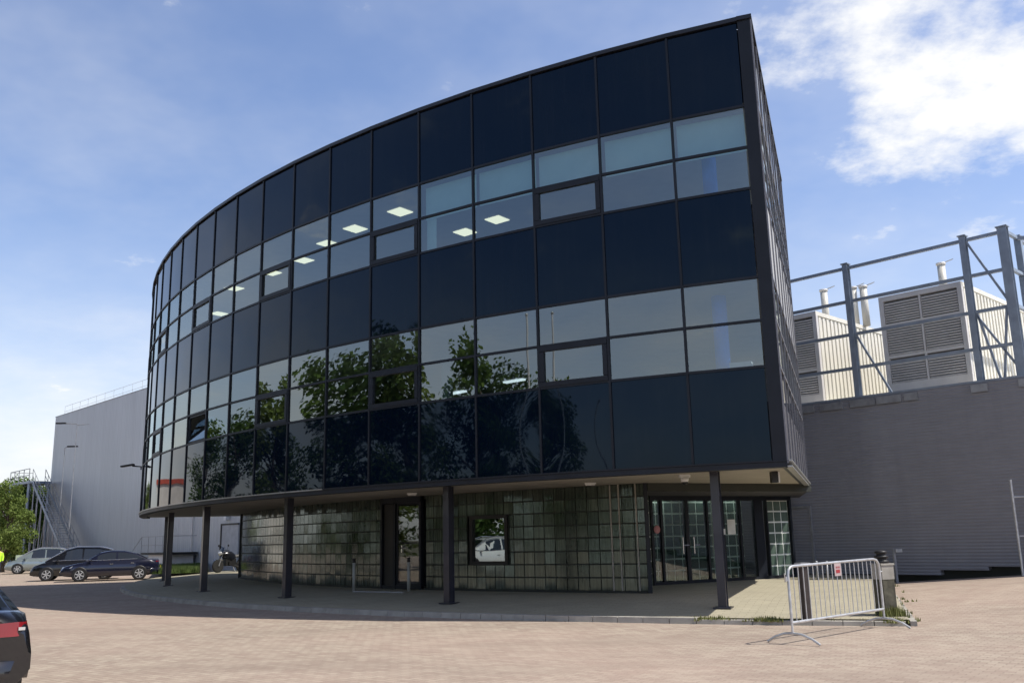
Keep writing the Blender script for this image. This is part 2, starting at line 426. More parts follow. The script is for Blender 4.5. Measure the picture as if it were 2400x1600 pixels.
# ------------------------------------------------------------------ office building
ang = [A0]+[A1+DA*i for i in range(20)]          # 21 mullion lines -> 20 bays
NB = 20
LV = [2.86,4.66,5.56,6.42,8.24,9.11,10.0,11.86]
bld = empty('office_building', (CX-26, CY-20, 0)); bld.location = (0,0,0)
tag(bld, 'curved office block clad in black glass, raised on dark pillars over a glass block base', 'office building')
PT = [pol(R0,a) for a in ang]
PB = [pol(R0-9.6,a) for a in ang]; PB[0] = V(8.146,26.03,0)
def rp(rr, i):
    return pol(rr, ang[i]) if i else PT[0]+(PB[0]-PT[0])*((R0-rr)/9.6)
UP = V(0,0,1)
def pane(mbx, A, B, z0, z1, inset, off, nrm, n=1, bulge=0, tilt=0):
    D = (B-A); L = D.length; D.normalize(); rows = []
    for j in range(n+1):
        row = []
        for i in range(n+1):
            u, v = i/n, j/n
            q = A+D*(inset+u*(L-2*inset))+nrm*(off+bulge*sin(PI*u)*sin(PI*v)+tilt*(u-.5))
            row.append(V(q.x,q.y,z0+inset+v*(z1-z0-2*inset)))
        rows.append(row)
    if D.cross(UP).dot(nrm) < 0: rows = [r_[::-1] for r_ in rows]
    mbx.grid(rows, n > 1)
blinds = {0,1,2,3,4}
vent = {2,5,8,11,14,17}
for i in range(NB):
    A, B = PT[i], PT[i+1]
    if i == 0: A = A+(B-A).normalized()*.25
    D = (B-A).normalized(); nrm = V(D.y,-D.x,0)
    if nrm.dot(A-V(CX,CY,0)) < 0: nrm = -nrm
    for lv in range(7):
        z0, z1 = LV[lv], LV[lv+1]
        if lv in (0,3,6):
            m = MB(); pane(m, A, B, z0, z1, .025, -.012, nrm, 10, {2:.012,3:.012,1:.010}.get(i, .006) if lv == 0 else random.choice([.006,.005,.007,-.004,.003]))
            m.build('spandrel_panel', M['spandrel'], bld)
        else:
            tl = random.uniform(-.002,.002)
            if i in vent and lv in (1,4):
                if i == 11 and lv == 1:   # tilted inwards at the top
                    fr = MB()
                    for (u0,u1,v0,v1) in ((0,1,0,.07),(0,1,.9,1),(0,.07,.0,1),(.93,1,0,1)):
                        L = (B-A).length; qa = A+D*L*u0; qb = A+D*L*u1
                        fr.box(V((qa.x+qb.x)/2,(qa.y+qb.y)/2,z0+(z1-z0)*(v0+v1)/2)-nrm*.05, D, nrm, UP, L*(u1-u0), .05, (z1-z0)*(v1-v0))
                    m = MB(); H = z1-z0; L = (B-A).length; a_ = rad(25)
                    b0 = A+D*.1; b1 = A+D*(L-.1); tz = z0+.07+cos(a_)*(H-.14); tn = -nrm*sin(a_)*(H-.14)
                    m.add([V(b0.x,b0.y,z0+.07),V(b1.x,b1.y,z0+.07),V(b1.x+tn.x,b1.y+tn.y,tz),V(b0.x+tn.x,b0.y+tn.y,tz)], [(0,1,2,3)])
                    wn = m.build('window', M['glass'], bld); wn['label'] = 'window tilted open at the top'
                    fr.build('frame', M['mullion'], wn)
                else:
                    m = MB(); pane(m, A, B, z0, z1, .10, -.02, nrm, 1, 0, tl)
                    wn = m.build('window', M['glass'], bld)
                    fr = MB(); L = (B-A).length; H = z1-z0
                    zc_ = (z0+z1)/2; mid = (A+B)/2
                    for s_, ww, hh, dx, dz in ((0,L-.06,.1,0,H/2-.07),(0,L-.06,.1,0,-H/2+.07),(0,.1,H-.26,L/2-.08,0),(0,.1,H-.26,-L/2+.08,0)):
                        q = mid+D*dx; fr.box(V(q.x,q.y,zc_+dz)+nrm*.0, D, nrm, UP, ww, .06, hh)
                    fr.build('frame', M['mullion'], wn)
            else:
                m = MB(); pane(m, A, B, z0, z1, .03, -.02, nrm, 1, 0, tl)
                m.build('window', M['glass'], bld)
    if i in blinds:
        m = MB(); q0 = A-nrm*.22+D*.05; q1 = B-nrm*.22-D*.05
        m.box(V((q0.x+q1.x)/2,(q0.y+q1.y)/2,(9.12+9.93)/2), D, nrm, UP, (q1-q0).length, .015, .81)
        if i == 4:
            q = B-nrm*.22-D*.22; m.box(V(q.x,q.y,8.68), D, nrm, UP, .28, .015, .86)
        m.build('roller_blind', M['blind'], bld)
# vertical mullions
for i in range(1, NB+1):
    q = PT[i]; nn = (q-V(CX,CY,0)).normalized(); td = V(-nn.y,nn.x,0)
    m = MB(); m.box(V(q.x,q.y,7.38)-nn*.012, td, nn, UP, .046, .06, 9.12); m.build('mullion', M['mullion'], bld)
# transoms, one curved strip each
def strip(z, hgt, r_in, r_out, name, mat, a_from=0, a_to=NB, par=bld):
    m = MB()
    for i in range(a_from, a_to):
        a = rp(r_in, i); b = rp(r_in, i+1); c = rp(r_out, i+1); d = rp(r_out, i)
        m.prism([(a.x,a.y),(b.x,b.y),(c.x,c.y),(d.x,d.y)], z-hgt/2, z+hgt/2)
    return m.build(name, mat, par)
for z in LV[1:-1]: strip(z, .052, R0-.05, R0+.012, 'transom', M['mullion'])
strip(11.91, .09, R0-.3, R0+.05, 'coping', M['coping'])
strip(2.80, .10, R0-.25, R0+.03, 'fascia', M['mullion'])
strip(2.868, .03, R0-.05, R0+.06, 'sill_trim', M['trim'], 7, NB)  # pale on these bays only: a bright reflection put into the colour
strip(2.868, .03, R0-.05, R0+.055, 'sill_trim', M['mullion'], 0, 7)
# corner post
D0 = (PT[1]-PT[0]).normalized(); n0 = V(D0.y,-D0.x,0)
if n0.dot(PT[0]-V(CX,CY,0)) < 0: n0 = -n0
m = MB(); q = PT[0]+D0*.125; m.box(V(q.x,q.y,7.38)-n0*.02, D0, n0, UP, .25, .07, 9.12)
m.build('corner_post', M['mullion'], bld)
# side face
SA, SB = PT[0], PB[0]; SD = (SB-SA).normalized(); SN = V(SD.y,-SD.x,0); SL = (SB-SA).length; NS = 8
for i in range(NS):
    A = SA+SD*SL*i/NS; B = SA+SD*SL*(i+1)/NS
    for lv in range(7):
        m = MB()
        if lv in (0,3,6): pane(m, A, B, LV[lv], LV[lv+1], .03, -.01, SN, 4, random.uniform(-.004,.005)); m.build('spandrel_panel', M['spandrel'], bld)
        else: pane(m, A, B, LV[lv], LV[lv+1], .03, -.02, SN, 1, 0, random.uniform(-.004,.004)); m.build('window', M['glass'], bld)
for i in range(NS+1):
    q = SA+SD*(SL*i/NS+(.03 if i == 0 else (-.03 if i == NS else 0)))
    m = MB(); m.box(V(q.x,q.y,7.38)+SN*.014, SD, SN, UP, .06, .03, 9.12); m.build('mullion', M['mullion_side_lit'], bld)
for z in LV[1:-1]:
    q = (SA+SB)/2; m = MB(); m.box(V(q.x,q.y,z)+SN*.010, SD, SN, UP, SL, .028, .05); m.build('transom', M['mullion_side_lit'], bld)
q = (SA+SB)/2
m = MB(); m.box(V(q.x,q.y,11.91)+SN*(-.11), SD, SN, UP, SL+.1, .30, .088); m.build('coping', M['coping'], bld)
m = MB()
m.box(V(q.x,q.y,2.875)+SN*.03, SD, SN, UP, SL, .12, .03); m.box(V(q.x,q.y,2.765)+SN*.03, SD, SN, UP, SL, .12, .03)
m.build('sill_trim', M['trim'], bld)
m = MB(); m.box(V(q.x,q.y,2.82)+SN*(-.06), SD, SN, UP, SL, .12, .08); m.build('fascia', M['mullion'], bld)
# far end face and rear wall
EA, EB = PT[NB], PB[NB]; ED = (EB-EA).normalized(); q = (EA+EB)/2
m = MB(); m.box(V(q.x,q.y,7.33), ED, V(ED.y,-ED.x,0), UP, (EB-EA).length, .1, 9.05)
for i in range(NB):
    a, b = PB[i], PB[i+1]; D = (b-a); L = D.length; D.normalize(); c = (a+b)/2
    m.box(V(c.x,c.y,7.33), D, V(-D.y,D.x,0), UP, L+.02, .15, 9.05)
m.build('rear_wall', M['dark_int'], bld)
# slabs: soffit, floors, ceilings, roof
def sector(z0, z1, rin, rout, name, mat, a_from=0, a_to=NB):
    m = MB()
    o_ = [rp(rout, i) for i in range(a_from, a_to+1)]; n_ = [rp(rin, i) for i in range(a_from, a_to+1)]
    for i in range(len(o_)-1):
        m.prism([(o_[i].x,o_[i].y),(o_[i+1].x,o_[i+1].y),(n_[i+1].x,n_[i+1].y),(n_[i].x,n_[i].y)], z0, z1)
    return m.build(name, mat, bld)
sector(2.80, 2.84, R0-9.6, R0-.26, 'soffit', M['soffit'])
sector(2.845, 4.0, R0-9.5, R0-.12, 'floor_slab', M['dark_int'])
sector(6.50, 8.0, R0-9.5, R0-.30, 'floor_slab', M['ceil'])
sector(10.06, 10.2, R0-9.5, R0-.30, 'ceiling', M['ceil'])
sector(11.8, 11.86, R0-9.6, R0-.31, 'roof', M['dark_int'])
# rooms: partition walls and blue columns
m = MB()
for zz0, zz1 in ((4.0,6.5),(8.0,10.06)):
    for i in range(0, NB):
        rp_ = R0-(8.9 if zz0 < 5 else 6.2); a = rp(rp_, i)+(V(-.06,.02,0) if i == 0 else V(0,0,0)); b = rp(rp_, i+1); D = (b-a).normalized(); c = (a+b)/2
        m.box(V(c.x,c.y,(zz0+zz1)/2), D, V(-D.y,D.x,0), UP, (b-a).length, .1, zz1-zz0)
m.build('partition', M['pale_int'], bld)
M['palecol'] = simple('pale_column_paint', (.22,.30,.36), .6)
for a in (-113.45, -126.7):
    q = pol(R0-.65, a) if a > -114 else pol(R0-2.4, a)
    m = MB(); m.lathe((q.x,q.y,4.0), [(.15,0),(.15,2.28)], 16)
    if a > -114: m.lathe((q.x,q.y,8.0), [(.15,0),(.15,2.06)], 16)
    m.build('interior_column', M['bluecol'] if a > -114 else M['palecol'], bld)
LT = [(-2.9,22.94),(-4.3,24.2),(-.36,23.73),(-1.29,24.71),(-6.38,26.97),(-7.69,28.22),(-5.3,25.45),(-9.4,29.95),(.8,26.5),(-11.0,33.4)]
for (x,y) in LT:
    m = MB(); q = V(x,y,0)-V(CX,CY,0); a = math.atan2(q.y,q.x)
    m.box((x,y,10.045), (cos(.9),sin(.9),0), (-sin(.9),cos(.9),0), UP, .48, .48, .02); m.build('ceiling_light', M['lamp'], bld)
for (x,y) in ((-1.95,30.95),(0.0,28.84)):
    q = (V(x,y,0)-V(CX,CY,0)).normalized(); pp = V(x,y,0)
    m = MB(); m.box((pp.x,pp.y,6.46), (-q.y,q.x,0), (q.x,q.y,0), UP, .8, .18, .05); m.build('ceiling_light', M['lamp_soft'], bld)

q = PT[0]+D0*.75-n0*.35
o = empty('desk_box', (q.x,q.y,4.03)); tag(o, 'small white box on a dark stand just inside the window nearest the building corner', 'box')
m = MB(); m.box((0,0,.34),D0,n0,UP,.5,.25,.68); m.build('stand', M['dark_int'], o)
m = MB(); m.box((0,0,.74),D0,n0,UP,.42,.2,.12); m.build('box', M['white'], o)
# pillars under the soffit
for a in (-114.1,-124.7,-134.75,-144.2,-153.6,-162.6):
    q = pol(34.6, a); zb = swz(34.6); m = MB()
    nn = V(cos(rad(a)),sin(rad(a)),0); td = V(-nn.y,nn.x,0)
    m.box((q.x,q.y,(zb+2.80)/2), td, nn, UP, .13, .19, 2.80-zb)
    for s_ in (-1,1): m.box((q.x+nn.x*.09*s_,q.y+nn.y*.09*s_,(zb+2.80)/2), td, nn, UP, .165, .018, 2.80-zb)
    m.box((q.x,q.y,zb+.012), td, nn, UP, .34, .34, .03)
    m.build('pillar', M['pillar'], bld)

# glass block wall
RB = 31.7; BH = .315; BA0, BA1 = -118.3, -158.2
def block_wall(segs, name, joint, blockmat, nrow=8, z0=.29, skip=None, label=None):
    """segs: list of (P,Q) chord cells; one block per row"""
    m = MB()
    for (P,Q) in segs:
        D = (Q-P); L = D.length; D.normalize(); N = V(D.y,-D.x,0); c = (P+Q)/2
        m.cm = 1
        m.box(V(c.x,c.y,z0+nrow*BH/2)-N*.05, D, N, UP, L, .06, nrow*BH)
        m.cm = 0
        for r_ in range(nrow):
            z = z0+r_*BH+BH/2
            if skip and skip(P, Q, z): continue
            gp_ = .017 if joint is M['joint_backlit'] else .007
            hw, hh, g_ = L/2-(gp_ if gp_ > .01 else .003), BH/2-(gp_ if gp_ > .01 else .008), .010
            fr = [(-hw,-hh,-.03),(hw,-hh,-.03),(hw,hh,-.03),(-hw,hh,-.03),(-hw+g_,-hh+g_,0),(hw-g_,-hh+g_,0),(hw-g_,hh-g_,0),(-hw+g_,hh-g_,0)]
            tx, tz = random.gauss(0,.009), random.gauss(0,.009)
            vs = [V(c.x,c.y,z)+D*u+UP*v+N*(w_+(tx*u+tz*v if w_ > -.01 else 0)) for u,v,w_ in fr]
            m.add(vs, [(4,5,6,7),(0,1,5,4),(1,2,6,5),(2,3,7,6),(3,0,4,7)])
    o = m.build(name, [blockmat, joint], bld)
    if label: o['label'] = label
    return o
def arc_segs(a0, a1, rr):
    n = int(abs(a1-a0)*PI/180*rr/.31); pts = [pol(rr, a0+(a1-a0)*i/n) for i in range(n+1)]
    return [(pts[i+1], pts[i]) for i in range(n)]
DOOR_A = (-134.1, -130.9)
segs = [s_ for s_ in arc_segs(BA0, BA1, RB)]
def ang_of(P): return math.degrees(math.atan2(P.y-CY, P.x-CX))
def not_door(s_):
    a = ang_of((s_[0]+s_[1])/2); return not (DOOR_A[0] < a < DOOR_A[1]) and not (-127.6 < a < -125.35)
def win_skip(P, Q, z): return False
for lo, hi_ in ((-200,DOOR_A[0]),(DOOR_A[1],-127.6),(-125.35,0)):
    block_wall([s_ for s_ in segs if lo < ang_of((s_[0]+s_[1])/2) < hi_], 'glass_block_wall', M['joint_dark'], M['block'])
# blocks above and below the display window
disp = [s_ for s_ in segs if -127.6 < ang_of((s_[0]+s_[1])/2) < -125.35]
if disp:
    m_ = MB()
    block_wall(disp, 'glass_block_wall', M['joint_dark'], M['block'], 2, .29)
    block_wall(disp, 'glass_block_wall', M['joint_dark'], M['block'], 2, .29+6*BH)
# solid head band and base band of the block wall
def band(a0, a1, rr, z0, z1, name, mat, n=24, th=.14):
    m = MB()
    for i in range(n):
        a = pol(rr, a0+(a1-a0)*i/n); b = pol(rr, a0+(a1-a0)*(i+1)/n); c = pol(rr-th, a0+(a1-a0)*(i+1)/n); d = pol(rr-th, a0+(a1-a0)*i/n)
        m.prism([(a.x,a.y),(b.x,b.y),(c.x,c.y),(d.x,d.y)], z0, z1)
    return m.build(name, mat, bld)
band(BA0, BA1, RB+.02, .10, .29, 'plinth', M['joint_dark'])
P_, Q_ = pol(RB, BA0), pol(RB, BA0+.25)
m = MB(); m.box(V(P_.x,P_.y,1.52), V(1,0,0), V(0,1,0), UP, .09, .09, 2.56); m.build('end_frame', M['mullion'], bld)
q = pol(RB, BA1); m = MB(); m.box(V(q.x,q.y,1.52), V(1,0,0), V(0,1,0), UP, .09, .09, 2.56)
m.build('end_frame', M['mullion'], bld)
# inner wall behind the blocks
m = MB()
for i in range(40):
    a = BA0-5+(BA1-BA0+6)*i/40; b = BA0-5+(BA1-BA0+6)*(i+1)/40; P, Q = pol(RB-1.6,a), pol(RB-1.6,b)
    D = (Q-P).normalized(); c = (P+Q)/2; m.box(V(c.x,c.y,1.5), D, V(-D.y,D.x,0), UP, .6, .1, 2.6)
m.build('inner_wall', M['dark_int'], bld)
# door in the block wall
def arc_frame(rr, a):
    q = pol(rr, a); N = V(cos(rad(a)),sin(rad(a)),0); return q, V(-N.y,N.x,0), N
q, D, N = arc_frame(RB+.0, sum(DOOR_A)/2); DW = abs(DOOR_A[1]-DOOR_A[0])*PI/180*RB
m = MB()
for dx, ww in ((-DW/2+.04,.08),(DW/2-.04,.08),(-DW/2+.62,.10)):
    m.box(V(q.x,q.y,1.52)+D*dx, D, N, UP, ww, .12, 2.56)
m.box(V(q.x,q.y,2.72), D, N, UP, DW, .12, .16); m.box(V(q.x,q.y,.31), D, N, UP, DW, .1, .09)
fr_ = m.build('door_frame', M['mullion'], bld)
m = MB(); c = V(q.x,q.y,1.48)+D*(-DW/2+.32); m.box(c-N*.02, D, N, UP, .44, .04, 2.30); m.build('side_panel', M['black'], bld)
m = MB(); dc = V(q.x,q.y,1.5)+D*(.33); dw = DW-.80
m.box(dc, D, N, UP, dw, .03, 2.26); dr_ = m.build('door', M['clear'], bld)
m = MB()
for dx in (-dw/2, dw/2): m.box(dc+D*dx, D, N, UP, .06, .06, 2.3)
for dz in (-1.12, 1.12): m.box(dc+UP*dz, D, N, UP, dw, .055, .07)
m.box(dc+UP*.02, D, N, UP, dw, .05, .03)
m.build('frame', M['mullion'], dr_)
m = MB(); m.tube([dc+D*(-.28)+N*.03-UP*.12+UP*.0, dc+D*(-.28)+N*.08-UP*.12, dc+D*(.05)+N*.08-UP*.12], .016, 8); m.box(dc+D*(-.28)+N*.035-UP*.14, D, N, UP, .05, .02, .2)
m.build('handle', M['chrome'], dr_)
# slim strips painted pale for light behind the joints near the wall's end
for a in (-118.75, -119.55, -119.95):
    q, D, N = arc_frame(RB+.012, a); m = MB(); m.box(V(q.x,q.y,1.55), D, N, UP, .035, .012, 2.5); m.build('backlit_joint', M['kerb'], bld)
# display window in the block wall
q, D, N = arc_frame(RB+.02, -126.47); wW = 2.25*PI/180*RB; wz0, wz1 = .29+2*BH, .29+6*BH
m = MB(); m.box(V(q.x,q.y,(wz0+wz1)/2)-N*.03, D, N, UP, wW-.1, .02, wz1-wz0-.1); dwn = m.build('window', M['glass'], bld)
dwn['label'] = 'dark square window set in the glass block wall'
m = MB()
for dx in (-wW/2+.04, wW/2-.04): m.box(V(q.x,q.y,(wz0+wz1)/2)+D*dx-N*.01, D, N, UP, .09, .11, wz1-wz0)
for z in (wz0+.04, wz1-.04): m.box(V(q.x,q.y,z)-N*.01, D, N, UP, wW-.17, .108, .09)
m.build('frame', M['black'], dwn)

# entrance: beam, glazed screen, doors, glass blocks behind coloured as if backlit
BP, BQ = V(3.10,22.25,0), V(7.75,24.65,0); BD = (BQ-BP).normalized(); BN = V(BD.y,-BD.x,0); c = (BP+BQ)/2
m = MB(); m.box(V(c.x,c.y,2.70), BD, BN, UP, (BQ-BP).length, .12, .196); m.build('downstand_beam', M['joint_dark'], bld)
m = MB(); m.prism([(3.0,22.3),(7.75,24.75),(8.9,29.4),(2.0,28.2)], 2.62, 2.79); m.build('recess_ceiling', M['dark_int'], bld)
EP, EQ = V(3.62,25.55,0), V(8.25,28.30,0); EDr = (EQ-EP).normalized(); EN = V(EDr.y,-EDr.x,0); EL = (EQ-EP).length
def ep(u, off=0): q = EP+EDr*u+EN*off; return q
# fractions measured along the screen
def cells(u0, u1, off, n):
    return [(ep(u0+(u1-u0)*i/n, off), ep(u0+(u1-u0)*(i+1)/n, off)) for i in range(n)]
segs2 = cells(.05, 3.95, -.55, 13)
block_wall(segs2, 'glass_block_screen', M['joint_backlit'], M['block_lit'], 8, .27)
segs3 = cells(4.42, 5.32, -.02, 3)
block_wall(segs3, 'glass_block_panel', M['joint_backlit'], M['block_lit'], 8, .29)
# return wall between curved block wall and the screen
RP = pol(RB-.05, BA0-.05); 
rs = [(RP+(EP-RP)*((i+1)/10.), RP+(EP-RP)*(i/10.)) for i in range(10)][::-1]
if (rs[0][1]-rs[0][0]).cross(UP).dot(V(1,-.3,0)) < 0: rs = [(b,a) for a,b in rs]
block_wall(rs, 'glass_block_return', M['joint_backlit'], M['block_lit'], 8, .27)
m = MB()
posts = [(.02,.08),(.36,.07),(1.26,.12),(2.02,.07),(2.62,.07),(3.28,.07),(4.02,.34),(4.36,.05),(5.36,.07)]
for u, ww in posts: q = ep(u); m.box(V(q.x,q.y,1.45), EDr, EN, UP, ww, .12, 2.42)
for u0, u1 in zip(posts[:-1], posts[1:]):
    a = u0[0]+u0[1]/2; b = u1[0]-u1[1]/2; q = ep((a+b)/2)
    m.box(V(q.x,q.y,2.58), EDr, EN, UP, b-a, .12, .16); m.box(V(q.x,q.y,.285), EDr, EN, UP, b-a, .12, .09)
m.build('entrance_frame', M['mullion'], bld)
def eglass(u0, u1, nm, handle=None):
    q = ep((u0+u1)/2, .02); m = MB(); m.box(V(q.x,q.y,1.42), EDr, EN, UP, u1-u0, .012, 2.16)
    o = m.build(nm, M['clear'], bld)
    if handle is not None:
        h = ep(handle, .08); m = MB(); m.tube([V(h.x,h.y,1.05), V(h.x,h.y,1.5)], .018, 8)
        m.bar(V(h.x,h.y,1.28), V(h.x,h.y,1.28)+EDr*.2, .03, .03); m.build('handle', M['chrome'], o)
    return o
eglass(.07,.315,'glazed_panel'); eglass(.405,1.18,'entrance_door',1.05); eglass(1.34,1.97,'entrance_door',1.45)
eglass(2.07,2.57,'glazed_panel'); d3 = eglass(2.67,3.23,'entrance_door'); eglass(3.33,3.85,'glazed_panel')
m = MB(); q = ep(2.92,.04); m.box(V(q.x,q.y,1.75), EDr, EN, UP, .3, .01, .42); m.build('paper_notice', M['white'], d3)
m = MB(); q = ep(2.58,.09); m.box(V(q.x,q.y,1.62), EDr, EN, UP, .07, .04, .16); m.build('intercom', M['white'], bld)
m = MB(); q = ep(.14,.09); m.lathe((q.x,q.y,1.72), [(.11,0),(.11,.012)], 20, (EN.x,EN.y,0)); m.build('round_sign', simple('pink_sign',(.6,.28,.3),.6), bld)

for u in (.8, 2.3, 3.6):
    q = ep(u, -.27); m = MB(); m.box(V(q.x,q.y,2.60), EDr, EN, UP, .5, .12, .03); m.build('ceiling_light', M['lobby'], bld)  # small lamp widened into a row of panels, added to brighten the blocks
# things fixed under the soffit
def px_ray(x, y):
    u = (x-1203)/f; v = -(y-800)/f; u, v = u*cos(r)+v*sin(r), -u*sin(r)+v*cos(r)
    return V(u, cos(p)-v*sin(p), sin(p)+v*cos(p))
def at_z(x, y, z):
    d = px_ray(x, y); return V(d.x,d.y,0)*((z-1.6)/d.z)+V(0,0,z)
q = at_z(1604, 1112, 2.80)
cm = empty('security_camera', (q.x,q.y,2.80)); tag(cm, 'small white dome security camera hanging from the tan soffit near the entrance', 'security camera')
m = MB(); m.box((0,0,-.03),(1,0,0),(0,1,0),UP,.22,.14,.06); m.build('mounting_box', M['white'], cm)
m = MB(); m.lathe((0,0,-.06), [(.085,0),(.085,-.05),(.07,-.09)], 18); m.build('housing', M['white'], cm)
m = MB(); m.lathe((0,0,-.152), [(.065,.0),(.055,-.035),(.03,-.058),(.004,-.065)], 18); m.build('dome', M['black'], cm)
q = at_z(1832, 1108, 2.76)
sp = empty('wall_speaker', (q.x-.15,q.y+.05,2.80)); tag(sp, 'small dark box loudspeaker under the corner of the soffit', 'speaker')
m = MB(); m.box((0,0,-.12),(1,0,0),(0,1,0),UP,.13,.16,.22); m.build('case', M['black'], sp)
m = MB(); m.box((.085,0,-.12),(1,0,0),(0,1,0),UP,.03,.16,.22); m.build('bracket', M['white'], sp)
LN = ['small white bulkhead lamp on the soffit above the display window wall', 'flat pale bulkhead lamp on the soffit above the side door']
for (x,y), lb in zip(((1383,1131),(966,1155)), LN):
    q = at_z(x, y, 2.80); o = empty('soffit_lamp', (q.x,q.y,2.80)); tag(o, lb, 'lamp')
    m = MB(); m.box((0,0,-.015),(1,0,0),(0,1,0),UP,.26,.12,.03); m.build('base', M['white'], o)
    m = MB(); m.box((0,0,-.045),(1,0,0),(0,1,0),UP,.22,.09,.028); m.build('diffuser', M['white'], o)

# ------------------------------------------------------------------ hall behind (dark, right) and tall hall (light, left)
def wpt(tt, n, z): q = WP+WD*tt+WN*n; return V(q.x,q.y,z)
hall = empty('dark_clad_hall', (0,0,0)); tag(hall, 'low hall clad in dark grey ribbed metal carrying the cream plant units', 'hall')
m = MB()
def wbox(mm, t0, t1, n0, n1, z0, z1): mm.box(wpt((t0+t1)/2,(n0+n1)/2,(z0+z1)/2), WD, WN, UP, t1-t0, n1-n0, z1-z0)
steps = [(-9.5,1.3,.10),(1.3,4.9,.28),(4.9,6.2,.42),(6.2,9,.52),(9,12,.72),(12,26,.95)]
for a, b, z in steps: wbox(m, a, b, 0, 30, z, 5.55)
m.build('wall', M['clad_dark'], hall)
m = MB(); wbox(m, -9.5, 26, .25, 30, -.3, 1.2); m.build('plinth', M['joint_dark'], hall)
m = MB()
wbox(m, -9.5, 26, -.012, .35, 5.552, 5.61)
m.build('roof_edge', M['frame_steel'], hall)
m = MB(); wbox(m, -9.5, 26, .36, 30, 5.555, 5.60); m.build('roof', M['galv_dull'] if False else simple('roof_bounce_sheet',(.62,.61,.58),.85), hall)  # unseen roof sheet, added pale to bounce sun up onto the louvres
for a, b in ((.9,1.55),(1.75,2.5),(2.75,3.55),(3.6,4.35),(4.45,4.85),(6.35,6.8),(7.6,8.1)):
    m = MB(); wbox(m, a, b, -.05, -.014, 5.28, 5.50); m.build('edge_box', M['galv_dull'], hall)  # row of thin pale boxes just below the roof edge
m = MB(); wbox(m, -.02, 1.05, -.05, -.002, .28, 2.30); dd = m.build('door', M['clad_dark'], hall); dd['label'] = 'flush grey door beside the glass block panel'
m = MB()
for a in (-.06, 1.09): wbox(m, a-.03, a+.03, -.07, -.003, .28, 2.30)
wbox(m, -.09, 1.12, -.07, -.003, 2.302, 2.36); m.build('frame', M['galv_dull'], dd)

tall = empty('tall_pale_hall', (0,0,0)); tag(tall, 'tall windowless hall clad in pale grey metal standing beyond the parked cars', 'hall')
m = MB(); wbox(m, -71.4, -9.52, .0, 45, -.2, 13.05); m.build('wall', M['clad_light'], tall)
m = MB(); wbox(m, -71.45, -9.6, -.02, .3, 13.052, 13.12); m.build('roof_edge', M['galv_dull'], tall)
m = MB()
for tt in [-71+1.9*i for i in range(18)]:
    m.tube([wpt(tt,.6,13.05), wpt(tt,.6,14.05)], .014, 5)
for z in (13.55, 14.03): m.tube([wpt(-71,.6,z), wpt(-38.5,.6,z)], .015, 5)
m.build('roof_railing', M['galv'], tall)
m = MB(); wbox(m, -38.55, -36.4, -.05, -.002, .25, 2.75); dd = m.build('door', simple('pale_door',(.40,.41,.43),.5), tall); dd['label'] = 'pale steel door behind the motorcycle'
m = MB()
wbox(m, -38.68, -38.56, -.09, -.002, .25, 2.85); wbox(m, -38.55, -36.4, -.09, -.002, 2.752, 2.85); m.build('frame', M['black'], dd)
m = MB(); wbox(m, -38.6, -38.5, -.16, -.09, 1.28, 1.48); m.build('handle', M['black'], dd)
m = MB(); wbox(m, -38.0, -37.7, -.25, -.002, 3.05, 3.3); m.build('wall_lamp', M['white'], tall)
m = MB(); m.tube([wpt(-42.6,-.1,1.2), wpt(-42.6,-.1,8)], .05, 8); m.build('drainpipe', M['grey_steel'], tall)

# loading platform with steps
pf = empty('loading_platform', tuple(wpt(-43,-1.5,.2))); pf.location = (0,0,0)
tag(pf, 'raised steel platform with railing and side steps against the pale hall', 'platform')
m = MB(); wbox(m, -46.2, -41.6, -1.9, -.1, 1.05, 1.18); m.build('deck', M['black'], pf)
m = MB(); wbox(m, -45.4, -42.0, -1.7, -.2, .2, 1.04); m.build('base', M['grey_steel'], pf)
m = MB()
for i in range(5): wbox(m, -46.2-.3*(i+1), -46.2-.3*i, -1.8, -.9, 1.02-.18*(i+1), 1.06-.18*(i+1))
m.bar(wpt(-46.2,-1.85,1.1), wpt(-47.8,-1.85,.2), .04, .2); m.build('steps', M['black'], pf)
m = MB()
for tt in (-46.2,-45.1,-44,-42.9,-41.7): m.tube([wpt(tt,-1.88,1.1), wpt(tt,-1.88,2.2)], .022, 6)
for z in (1.65,2.2): m.tube([wpt(-46.2,-1.88,z), wpt(-41.7,-1.88,z)], .022, 6)
m.tube([wpt(-46.2,-1.88,2.2), wpt(-47.8,-1.88,1.2), wpt(-47.8,-1.88,.2)], .022, 6)
m.tube([wpt(-41.7,-1.88,2.2), wpt(-41.7,-.2,2.2)], .022, 6); m.build('railing', M['galv_dull'], pf)

# stair tower against the far end of the pale hall
stt = empty('stair_tower', (0,0,0)); tag(stt, 'open steel escape stair running down the far end of the pale hall', 'stair tower')
m = MB(); wbox(m, -75.5, -70.0, -2.2, -.3, 7.1, 7.3); m.build('top_landing', M['frame_steel'], stt)
m = MB()
for tt in (-75.4,-74.2,-73,-71.6,-70.1):
    m.tube([wpt(tt,-2.15,7.2), wpt(tt,-2.15,8.35)], .04, 6)
for z in (7.8,8.35): m.tube([wpt(-75.4,-2.15,z), wpt(-70.1,-2.15,z)], .035, 6)
m.tube([wpt(-75.4,-.3,7.2),wpt(-75.4,-.3,8.35),wpt(-75.4,-2.15,8.35)], .035, 6)
m.build('railing', M['galv_dull'], stt)
m = MB()
for tt in (-75.3,-73.6,-70.2): m.bar(wpt(tt,-2.1,0), wpt(tt,-2.1,7.1), .16, .16); m.bar(wpt(tt,-.5,0), wpt(tt,-.5,7.1), .16, .16)
